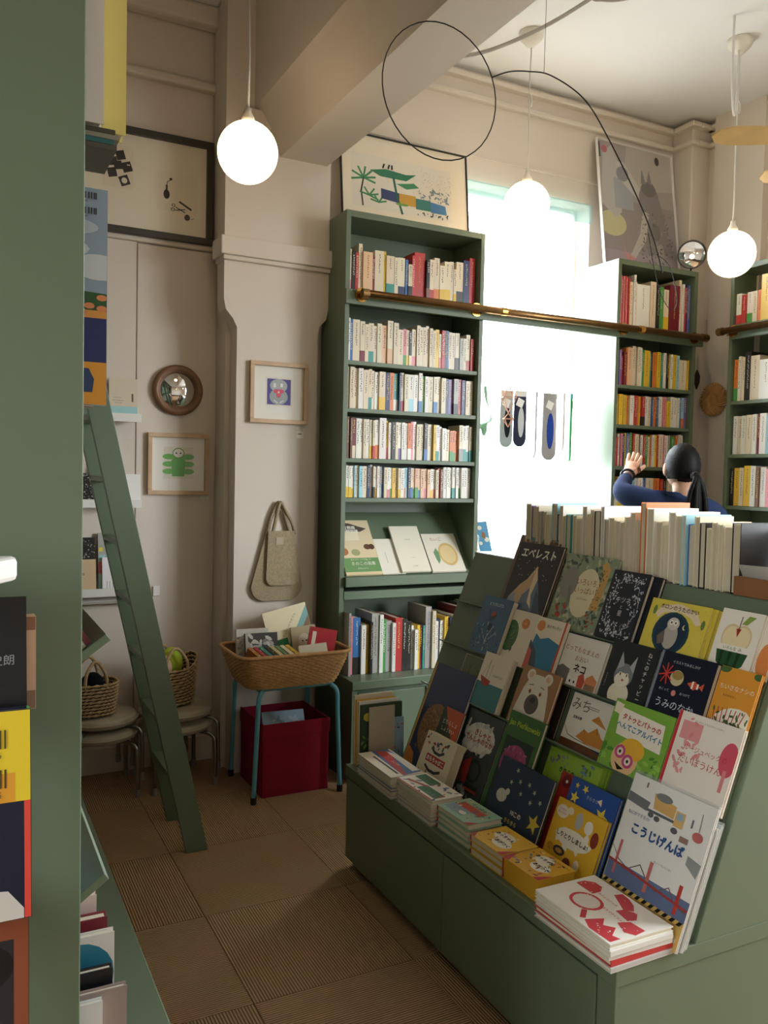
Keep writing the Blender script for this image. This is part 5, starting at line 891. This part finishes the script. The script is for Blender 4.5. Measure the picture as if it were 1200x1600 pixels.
sock(2.715, 1.922, 1.612, .085, '#a9b4b4', '#c4b9ac', '#26282c', 'pale grey sock with black oval sole, partly behind straw mobile')
sock(2.807, 1.926, 1.618, .085, '#34384a', '#e6e3dc', '#cdd0cc', 'charcoal sock with white oval sole at the window')
sock(2.896, 1.923, 1.553, .1, '#b9b6c0', '#b9b6c0', None, 'thin grey sock hanging edge-on at the window', False, 1.35)
sock(3.012, 1.925, 1.548, .1, '#a3a09d', '#a3a09d', '#2c479c', 'grey sock with bright blue oval sole')
sock(3.10, 1.93, 1.6, .09, '#e6dcd8', '#efece6', '#e39a94', 'white and pink sock hanging edge-on at the window', False, 1.2)
sock(3.165, 1.929, 1.546, .085, '#3f9a5a', '#5aa3a8', '#cfe0b8', 'green sock with teal cuff hanging twisted at the window', True, .95)
t = thing('ribbon_leaf', 'pale green twisted cloth strip hanging beside the bookcase', 'ribbon', (2.575, YS, 1.99))
P0 = curve([(0, 0, -.05), (.01, 0, -.12), (.035, 0, -.2), (.03, 0, -.235), (-.005, 0, -.255), (.0, 0, -.29), (.0, 0, -.32)], 6); vs = []; fs = []
for i, p in enumerate(P0):
    w_ = .008+.018*math.sin(math.pi*i/(len(P0)-1)); q = i*.09; vs += [(p[0]-w_*math.cos(q), p[1]-w_*math.sin(q), p[2]), (p[0]+w_*math.cos(q), p[1]+w_*math.sin(q), p[2])]
    if i: fs.append((2*i-2, 2*i-1, 2*i+1, 2*i))
o = G().add(vs, fs, '#8fb59a').build('cloth_strip', CLOTH, t, smooth=True); sm = o.modifiers.new('thick', 'SOLIDIFY'); sm.thickness = .002
G().tube([(0, 0, .005), (0, 0, -.055)], .001, 5).build('thread', CORD, t)
t = thing('straw_mobile', 'geometric mobile of pinkish straws hanging at the window', 'mobile', (2.69, YS-.06, 2.02)); SM = mat('pink_straw', '#c08a72', .5)
g = G()
def octa(g, cz, r, hu, hd):
    q = [(r*math.cos(a), r*math.sin(a), cz) for a in (.4, 1.97, 3.54, 5.11)]; a, b = (0, 0, cz+hu), (0, 0, cz-hd)
    for i in range(4):
        for e in ((q[i], q[(i+1) % 4]), (q[i], a), (q[i], b)): g.tube(e, .0022, 5)
octa(g, -.14, .052, .06, .085); g.build('big_straw_frame', SM, t)
g = G(); octa(g, -.255, .036, .03, .045); g.build('small_straw_frame', SM, t)
g = G()
for a in (.4, 1.97, 3.54, 5.11): g.tube([(0, 0, .01), (.04*math.cos(a), .04*math.sin(a), -.10)], .0016, 5)
g.build('straw_hanger', SM, t); G().tube([(0, 0, .01), (0, 0, 1.05)], .0006, 5).build('thread', CORD, t)
TINT = mat('sheer_teal_cloth', '#a9d6d6', .9, trans=.45)
tag(G().box(2.36, 3.37, 3.955, 3.957, 2.955, 3.066).build('sheer_valance', TINT), 'thin sheer teal strip across the head of the window', 'valance')
o = face_book('blue postcard with white clouds standing on the window sill', frame((2.63, 3.93, 1.0205), (1, .1, 0), (-.15, .25, 1)), .09, .175, .004, '#5f9ccc', [('c', .3, .8, .18, .07, W_), ('c', .75, .4, .2, .08, W_), ('c', .2, .3, .14, .06, W_), ('p', [(.35, .5), (.65, .42), (.68, .62), (.45, .68)], '#a5714e')], name='postcard', cat='card')
t = thing('clear_packet', 'small clear packet of yellow sweets on the window sill', 'packet', (2.565, 3.92, 1.0205)); G().box(-.035, .035, -.02, .02, 0, .09, '#c9b56a').build('contents', PRINT, t, bev=.012); G().box(-.04, .04, -.025, .025, 0, .105).build('film_sleeve', FILM, t, bev=.01)
for i, (x, y, c) in enumerate(((2.75, 3.93, '#8fc4c0'), (2.86, 3.95, '#7fb5a0'))): tag(G().box(-.04, .04, -.02, .02, 0, .012, c).build('small_notebook', PRINT, M=T((x, y, 1.0205)) @ RZ(.3*i), bev=.002), f'{["pale teal", "sage green"][i]} small notebook lying on the window sill', 'notebook')
# ------------------------------------------------------------------ side wall and island top details
t = thing('straw_trivet', 'round woven straw trivet with radial coils on the wall', 'trivet', M=frame((4.128, 3.665, 1.947), (0, -1, 0), (0, 0, 1))); ST = mat('golden_straw', '#b8894f', .7, noise=(50, .2))
g = G()
for k in range(34):
    a = 2*math.pi*k/34; g.tube([( (.03+.07*q)*math.cos(a+q*.55), (.03+.07*q)*math.sin(a+q*.55), .008+.005*math.sin(math.pi*q)) for q in (0, .25, .5, .75, 1)], .0062, 6)
g.build('coil_weave', ST, t, smooth=True)
G().lathe([(0, .012), (.02, .014), (.038, .01), (.042, .004), (.0, .0)], 24).build('centre', ST, t, smooth=True)
t = thing('hanging_leaf', 'small dark pointed ornament hanging above the straw trivet', 'ornament', M=frame((4.128, 3.80, 2.08), (0, -1, 0), (0, 0, 1)))
G().prism([(0, -.06), (.018, -.02), (.02, .02), (0, .06), (-.02, .02), (-.018, -.02)], 'z', .002, .012).build('leaf', mat('dark_bronze', '#2e241c', .6), t); G().tube([(0, .06, .005), (0, .15, .003)], .001, 5).build('thread', BLACK, t)
WB = mat('brown_wood_box', '#8a5f3a', .5, noise=(14, .15))
t = thing('wooden_tray', 'brown wooden tray on the island top holding a card stand', 'tray', (1.96, 1.45, 1.1525))
G().box(-.12, .16, -.085, .085, 0, .008).build('bottom', WB, t)
for b in ((-.128, -.116, -.09, .09), (.152, .164, -.09, .09), (-.116, .152, -.09, -.08), (-.116, .152, .08, .09)): G().box(*b, 0, .05).build('side', WB, t, bev=.002)
t = face_book('white card with black block and brown purse in the wooden tray', frame((1.965, 1.515, 1.162), (.35, -.94, 0), (.2, .07, 1)), .15, .16, .004, '#ecebef', [('r', 0, .18, 1, .52, '#22222c'), ('r', .35, .0, 1, .42, '#8d5a46')], [('BLUE', .3, .75, .05, '#6b6a70'), ('TOP', .75, .75, .05, '#6b6a70')], name='display_card', cat='card')
t = thing('acrylic_sign', 'tilted clear acrylic sign plate standing in the wooden tray', 'sign', M=frame((1.875, 1.525, 1.162), (0, -1, 0), (-.42, .1, .9))); G().box(0, .115, 0, .08, 0, .003).build('plate', mat('frosted_acrylic', '#c9c6bc', .25, trans=.35), t); G().box(.0, .115, .0, .002, -.03, 0).build('foot', mat('frosted_acrylic'), t)
for i, (x, y, r, c) in enumerate(((2.075, 1.405, .03, '#d9c0a0'), (2.08, 1.475, .026, '#e6d6c0'))): tag(G().lathe([(0, 0), (r, 0), (r, .03), (r*.9, .036), (0, .036)], 20, c).build('tape_roll', PRINT, M=T((x, y, 1.162)), smooth=False), f'{["larger peach", "smaller cream"][i]} paper roll lying in the wooden tray', 'roll')
# ------------------------------------------------------------------ shelf end near the aisle: rack of face-out books and the shelf contents
t = thing('book_rack', 'white rounded book rack fixed to the green shelf end', 'rack', (-.06, 1.0, 1.0))
G().prism([(-.28, 0), (.122, 0), (.122, -.02), (.09, -.07), (.03, -.1), (-.28, -.1)], 'z', .326, .352).build('top_plate', WHITE, t, bev=.006)
G().box(-.28, .02, .05, .095, -.9, .326).build('back_board', GREEN, t)
for z, y_ in ((-.335, -.07), (-.02, -.07), (.17, -.022)): G().box(-.28, .02, y_, .05, z-.012, z).build('ledge', WHITE, t)
G().box(-.28, .03, .03, .095, -1.0, -.9).build('foot', GREEN, t)
def rackf(x1, w, z, y, ln=.12): return frame((x1-w, y, z), (1, 0, 0), (0, ln, 1))
face_book('beige slip-cased book behind the black book on the shelf end', rackf(.084, .16, 1.1755, 1.035, .03), .16, .105, .02, '#c9a68a', [('r', 0, .85, 1, 1, '#8a5f45'), ('r', 0, 0, 1, .2, '#8a6a55')], name='rack_book')
face_book('glossy black book with grey characters on the shelf end', rackf(.072, .15, 1.1705, .998), .15, .135, .02, '#15161a', (), [('史朗', .84, .5, .09, '#8a8c92')], name='rack_book', spine='#cbb8bd')
bars = [('r', x, y, x+.012, y+.1, '#3a3318') for y in (.66, .87-.07) for x in (.62, .645, .66, .69, .705, .73, .76, .775, .8, .83)]
face_book('navy book with yellow barcode band and red edge', rackf(.073, .15, .9805, .946), .15, .213, .026, '#161a30', [('r', 0, .56, 1, 1, '#e0c52c'), ('r', 0, .56, .9, .7, '#d99a2c'), ('r', .955, 0, 1, .56, '#d9493a'), ('p', [(.4, 0), (.4, .1), (.6, .16), (.85, .14), (.95, .05), (.95, 0)], '#c9c4bb')]+[('r', x, y, x+.012, y+.09, '#4a4218') for y in (.63, .82) for x in (.62, .645, .66, .69, .705, .73, .76, .775, .8, .83)], [('9106', .75, .79, .045, '#4a4218'), ('0005', .75, .6, .045, '#4a4218')], name='rack_book', spine='#3f9a4a', side='r')
face_book('dark book with rust edge and pale numerals low on shelf end', rackf(.073, .15, .6655, .965, .05), .15, .3, .024, '#2a2a30', [('r', .9, 0, 1, 1, '#8a4a30'), ('r', 0, .93, 1, 1, '#8a4a30'), ('c', .72, .84, .18, .08, '#17171b')], [('51', .74, .85, .07, '#c9c4bb')], name='rack_book')
# shelf contents peeping past the end panel
def peep(lab, x1, w, y, z, h, th, col, art=(), texts=(), **k): return face_book(lab, frame((x1-w, y+th, z), (1, 0, 0), (0, 0, 1)), w, h, th, col, art, texts, name='shelf_book', **k)
for i, (c, n_, dx) in enumerate((('#55524c', 'dark', .0), ('#2f6a6a', 'teal', -.004), ('#8a8a78', 'olive-grey', .003), ('#4a4a3c', 'brown-black', -.002))):
    tag(G().box(-.08, .19+dx, 1.15, 1.25, 1.861+.0065*i, 1.867+.0065*i, c).build('thin_booklet', GLOSS, loc=(.05, 1.25, 1.861+.0065*i)), f'{n_} thin booklet lying flat beneath the upright white and yellow books', 'booklet')
peep('upright white book edge high beside the green end panel', .172, .18, 1.142, 1.888, .34, .02, '#d9d3cc')
peep('tall pale yellow book beyond the white one, high on shelf', .204, .2, 1.166, 1.888, .34, .03, '#d9cb78')
for i, (c, n_) in enumerate((('#cfc9b8', 'cream'), ('#c48a7a', 'salmon'))): peep(f'tall {n_} book standing past the pale yellow one', .17, .18, 1.20+.03*i, 1.888, .3, .026, c)
peep('picture book back cover with clouds, orange field and navy pond', .178, .22, 1.142, 1.5305, .275, .012, '#8fa2b4', [('r', 0, 0, 1, .22, '#dd9a34'), ('r', 0, .2, 1, .42, '#232f66'), ('p', [(0, .42), (0, .56), (1, .52), (1, .42)], '#2f5a34'), ('r', 0, .405, 1, .44, '#d99a4a'), ('c', .6, .72, .3, .06, '#c4ccd4'), ('c', .95, .64, .15, .06, '#c9d0d6'), ('c', .75, .82, .2, .04, '#b5c0ca'), ('p', [(.78, .06), (.78, .13), (.82, .17), (.9, .17), (.93, .12), (.92, .06)], '#27406a')]+[('c', x, y, .03, .014, '#d98a5a') for x, y in ((.84, .5), (.9, .46), (.97, .5), (.97, .45), (.86, .43))]+[('r', x, y, x+.008, y+.03, '#3a3a40') for y in (.95, .88) for x in (.8, .815, .825, .845, .86, .87, .89, .905, .92, .93)], [('02446', .87, .937, .012, '#3a3a40'), ('02000', .87, .868, .012, '#3a3a40')])
for i, (c, n_) in enumerate((('#d8d2c2', 'white'), ('#7a3a34', 'brick'), ('#8a9a6a', 'sage'))): peep(f'{n_} picture book behind the cloud-sky back cover', .165, .2, 1.158+.018*i, 1.5305, .26, .014, c)
# books lying on the slanted shelves and standing on the base
for j, (cx, cz) in enumerate(((.178, 1.234), (.178, .915))):
    d = Vector((.81, 0, .586)); n = Vector((-.586, 0, .81)); a = Vector((cx, 0, cz))-d*.083+n*.001
    for i, (y, o_, th, c, nm_) in enumerate([(1.136, 0, .036, '#a9a698', 'thick grey'), (1.137, .0365, .018, '#cfc8b6', 'cream'), (1.138, .055, .008, '#6b2530', 'thin maroon'), (1.45, 0, .03, '#3f5a7a', 'blue'), (1.75, 0, .025, '#c9c2b0', 'ivory'), (2.05, 0, .02, '#7d8a5c', 'moss green')] if j == 0 else [(1.136, 0, .03, '#9fb6c4', 'pale blue'), (1.45, 0, .03, '#c98a5c', 'tan'), (1.75, 0, .025, '#8a3a3a', 'brick red'), (2.05, 0, .02, '#4a5a4a', 'dark green')]):
        p_ = a+d*o_; face_book(f'{nm_} book propped on the {["upper", "lower"][j]} slanted aisle shelf', frame((p_.x, y, p_.z), (0, 1, 0), n), .22, .19, th, c, name='propped_book')
for i, (x1, y, h, th, c, n_, art) in enumerate([(.214, 1.16, .352, .012, '#9a8a84', 'mauve-grey', [('r', .8, .4, .9, .55, '#4a4440'), ('r', .8, .75, .9, .85, '#4a4440')]), (.18, 1.148, .346, .011, '#dcdcdc', 'white', [('r', .7, .1, .8, .8, '#8a8a90')]), (.198, 1.18, .37, .014, '#1c1c20', 'black', ()), (.205, 1.21, .404, .014, '#d9d6d0', 'white bird', [('c', .75, .86, .25, .12, '#2f7a92'), ('c', .8, .56, .06, .02, '#4a4038')]), (.2, 1.24, .412, .02, '#7a2a34', 'maroon', ()), (.19, 1.275, .43, .014, '#d8c4bc', 'pale rose', ()), (.185, 1.30, .455, .016, '#c9a8a0', 'dusty pink', ()), (.18, 1.33, .45, .02, '#a83a3a', 'red', ())]):
    peep(f'{n_} book standing on the base below the slanted aisle shelf', x1, .2, y, .3785, h*1.02, th, c, art)
# ------------------------------------------------------------------ the reader at the far bookcase
def skin(name, verts, edges, radii, m, parent, root=0, sub=2):
    me = bpy.data.meshes.new(name); me.from_pydata(verts, edges, []); me.materials.append(m)
    o = bpy.data.objects.new(name, me); COL.objects.link(o); o.parent = parent
    o.modifiers.new('skin', 'SKIN'); 
    for i, r in enumerate(radii): me.skin_vertices[0].data[i].radius = (r, r) if not isinstance(r, tuple) else r
    for i in range(len(verts)): me.skin_vertices[0].data[i].use_root = (i == root)
    s = o.modifiers.new('smooth', 'SUBSURF'); s.levels = sub; s.render_levels = sub
    o.modifiers['skin'].use_smooth_shade = True
    return o
HX, HY = 3.115, 2.93            # where she stands
SKIN = mat('skin', '#c99a7c', .55); NAVY = mat('navy_knit', '#29365a', .9, noise=(30, .1), bump=(220, .5), spec=.2)
HAIR = mat('black_hair', '#0b0909', .55, noise=(60, .3), bump=(120, .4), spec=.2); TROU = mat('dark_cotton', '#23242a', .9)
pt = thing('person', 'dark-haired person in navy sweater reaching up to a bookcase shelf', 'person', (HX, HY, 0))
# local frame: faces roughly +Y, window side is -X
fa = math.radians(-24)          # facing bearing 24 degrees towards +X from +Y
def q(x, y, z): c, s = math.cos(fa), math.sin(fa); return (x*c-y*s, x*s+y*c, z)
def rel(p): return (p[0]-HX, p[1]-HY, p[2])
shL, shR = q(-.16, .0, 1.335), q(.165, .0, 1.315)
elb = rel((2.905, 3.135, 1.385)); wri = rel((3.045, 3.235, 1.465))
bodyv = [q(0, 0, .92), q(0, .01, 1.06), q(0, -.005, 1.2), q(0, -.01, 1.31), q(0, .0, 1.352), q(0, .004, 1.372),   # pelvis .. neck
         shL, tuple((Vector(shL)+Vector(elb))/2+Vector((0, 0, .005))), elb, tuple((Vector(elb)+Vector(wri))/2), wri,                       # raised arm
         shR, q(.21, .01, 1.13), q(.23, .04, 1.03), q(.2, .2, .93), q(.19, .26, .91),                                 # lowered arm, forearm forward
         q(-.09, 0, .86), q(-.1, .01, .5), q(-.1, -.01, .09), q(-.1, .12, .035), q(.09, 0, .86), q(.1, .01, .5), q(.1, -.01, .09), q(.1, .12, .035)]
bodye = [(0, 1), (1, 2), (2, 3), (3, 4), (4, 5), (3, 6), (6, 7), (7, 8), (8, 9), (9, 10), (3, 11), (11, 12), (12, 13), (13, 14), (14, 15), (0, 16), (16, 17), (17, 18), (18, 19), (0, 20), (20, 21), (21, 22), (22, 23)]
bodyr = [(.15, .11), (.135, .1), (.15, .1), (.11, .085), (.07, .066), (.05, .05), .074, .066, .054, .045, .032, .074, .052, .044, .036, .03, .09, .062, .045, .04, .09, .062, .045, .04]
b = skin('body', bodyv, bodye, bodyr, NAVY, pt)
b.data.materials.append(SKIN); b.data.materials.append(TROU)
# colour the one continuous body by height and reach: knit, skin at neck, trousers
def body_colours(m):
    nt = m.node_tree; N = nt.nodes; L = nt.links; bs = N['Principled BSDF']; g = N.new('ShaderNodeTexCoord'); sx = N.new('ShaderNodeSeparateXYZ'); L.new(g.outputs['Object'], sx.inputs[0])
    a = N.new('ShaderNodeMath'); a.operation = 'GREATER_THAN'; a.inputs[1].default_value = .96; L.new(sx.outputs[2], a.inputs[0])
    x = N.new('ShaderNodeMixRGB'); x.inputs[1].default_value = (*lin('#23242a'), 1); L.new(a.outputs[0], x.inputs[0])
    src = bs.inputs['Base Color'].links[0].from_socket; L.new(src, x.inputs[2]); L.new(x.outputs[0], bs.inputs['Base Color'])
body_colours(NAVY)
# neck and head: one mesh of skin
hc = Vector(q(0, .035, 1.515))
def ell(g, c, rx, ry, rz, n=24, mm=16, col='#ffffff', shape=None):
    vs = []; fs = []
    for i in range(mm+1):
        th = math.pi*i/mm
        for j in range(n):
            ph = 2*math.pi*j/n; d = Vector((math.sin(th)*math.cos(ph), math.sin(th)*math.sin(ph), math.cos(th)))
            p = Vector((d.x*rx, d.y*ry, d.z*rz))
            if shape: p = shape(p, d)
            vs.append(tuple(Vector(c)+Vector(q(*p))))
    for i in range(mm):
        for j in range(n): fs.append((i*n+j, (i+1)*n+j, (i+1)*n+(j+1) % n, i*n+(j+1) % n))
    g.add(vs, fs, col)
def face(p, d):
    if d.y > 0:   # front of the head: narrow jaw, nose
        if d.z < 0: p.x *= 1-.3*(-d.z)*d.y; p.y *= 1-.12*(-d.z)
        if abs(d.x) < .16 and -.25 < d.z < .12: p.y += .016*(1-abs(d.x)/.16)
    return p
g = G(); ell(g, hc, .074, .09, .108, 32, 24, shape=face)
g.tube([q(0, -.005, 1.33), q(0, .0, 1.39), q(0, .012, 1.45)], [.05, .047, .048], 16)
hd = g.build('head', SKIN, pt, smooth=True)
for s in (-1, 1):
    g = G(); ell(g, hc+Vector(q(s*.076, -.002, -.012)), .012, .02, .032, 12, 10); g.build('ear', SKIN, hd, smooth=True)
    g = G(); ell(g, hc+Vector(q(s*.03, .084, .004)), .013, .006, .007, 10, 8, '#e9e4dc'); g.build('eye', PRINT, hd, smooth=True)
    g = G(); ell(g, hc+Vector(q(s*.03, .0895, .004)), .005, .003, .005, 8, 6, '#1c1512'); g.build('pupil', PRINT, hd, smooth=True)
g = G(); ell(g, hc+Vector(q(0, .083, -.052)), .022, .006, .006, 12, 8, '#a8615a'); g.build('mouth', PRINT, hd, smooth=True)
# hair: cap pulled back, tie, ponytail
def cap_shape(p, d):
    if d.y > .30 and d.z < .5: p *= .82        # keeps the face clear
    elif d.z < -.55: p *= .9
    if d.z < -.2 and d.y < 0: p.x *= 1-.25*(-d.z-.2)
    return p*(1+.012*math.sin(22*math.atan2(d.x, d.z)))
g = G(); ell(g, hc+Vector(q(0, -.016, .004)), .082, .097, .112, 48, 28, shape=cap_shape)
hr = g.build('hair', HAIR, pt, smooth=True)
tie = Vector(q(.012, -.105, 1.475))
g = G(); g.tube(ringpts(tie, Vector(q(1, 0, 0))*.017, Vector(q(0, .35, .94))*.017, 16), .006, 6, closed=True); g.build('hair_tie', BLACK, hr, smooth=True)
R2 = random.Random(9); g = G()
for k in range(26):
    a = R2.uniform(0, 6.28); w = R2.uniform(.2, 1); e = Vector(q(.012+.05*w*math.cos(a)*.8, -.10-.025*w*math.sin(a), 0))
    g.tube(curve([tuple(tie+Vector(q(.008*math.cos(a), .02, .008*math.sin(a)))), tuple(tie+Vector(q(.01*math.cos(a)*w, -.02, -.015))), tuple(tie+Vector(q(.035*w*math.cos(a), -.022+.012*w*math.sin(a), -.09))), tuple(tie+Vector(q(.045*w*math.cos(a)+.005, -.012+.02*w*math.sin(a), -.18))), tuple(tie+Vector(q(.03*w*math.cos(a)+.012, -.005+.015*w*math.sin(a), -.235-.04*R2.random())))], 4), [.011]*6+[.013]*6+[.011]*4+[.003], 6)
g.build('ponytail_hair', HAIR, pt, smooth=True)
# raised hand flat against the books: palm and five fingers as one skin mesh
W = Vector(wri); W = W+Vector((.012, .008, .008)); up = (Vector(rel((3.165, 3.30, 1.59)))-W).normalized(); across = Vector((.80, -.52, .25)); across = (across-up*across.dot(up)).normalized()
fwd_ = Vector((.55, .83, 0)).normalized()
def hp(u, a, f=0): return tuple(W+up*u+across*a+fwd_*f)
hv = [hp(-.015, 0), hp(.03, 0), hp(.08, .0)]; he = [(0, 1), (1, 2)]; hrr = [(.024, .024), (.034, .021), (.036, .017)]
for a0, ln, sp in ((-.027, .066, -.006), (-.009, .08, -.002), (.009, .075, .002), (.026, .058, .006)):
    i0 = len(hv); hv += [hp(.092, a0), hp(.092+ln*.45, a0+sp*.6, -.004), hp(.092+ln*.78, a0+sp, .003), hp(.092+ln, a0+sp*1.1, .010)]; he += [(2, i0), (i0, i0+1), (i0+1, i0+2), (i0+2, i0+3)]; hrr += [.0105, .0095, .0085, .007]
i0 = len(hv); hv += [hp(.035, .035), hp(.062, .058, .004), hp(.085, .066, .008)]; he += [(1, i0), (i0, i0+1), (i0+1, i0+2)]; hrr += [.0135, .011, .009]
skin('hand', hv, he, hrr, SKIN, pt)
g = G(); ax = (W-Vector(elb)).normalized(); u1 = ax.orthogonal().normalized(); u2 = ax.cross(u1); c0 = W-ax*.004
g.tube(ringpts(c0, u1*.032, u2*.032, 20), .0065, 8, closed=True); g.build('wristband', BLACK, pt, smooth=True)
# lowered hand
E0 = Vector(q(.19, .27, .91)); hv = [tuple(E0), tuple(E0+Vector(q(-.01, .05, -.005))), tuple(E0+Vector(q(-.02, .09, -.01)))]; he = [(0, 1), (1, 2)]; hrr = [.027, (.032, .02), (.032, .016)]
for a0, ln in ((-.028, .06), (-.009, .075), (.01, .07), (.028, .055)):
    i0 = len(hv); p = E0+Vector(q(-.02, .095, -.01))
    hv += [tuple(p+Vector(q(a0, 0, 0))), tuple(p+Vector(q(a0, ln*.5, -.008))), tuple(p+Vector(q(a0, ln*.85, -.03)))]; he += [(2, i0), (i0, i0+1), (i0+1, i0+2)]; hrr += [.0105, .0095, .008]
i0 = len(hv); hv += [tuple(E0+Vector(q(-.05, .05, -.005))), tuple(E0+Vector(q(-.07, .085, -.012)))]; he += [(1, i0), (i0, i0+1)]; hrr += [.012, .009]
skin('hand', hv, he, hrr, SKIN, pt)
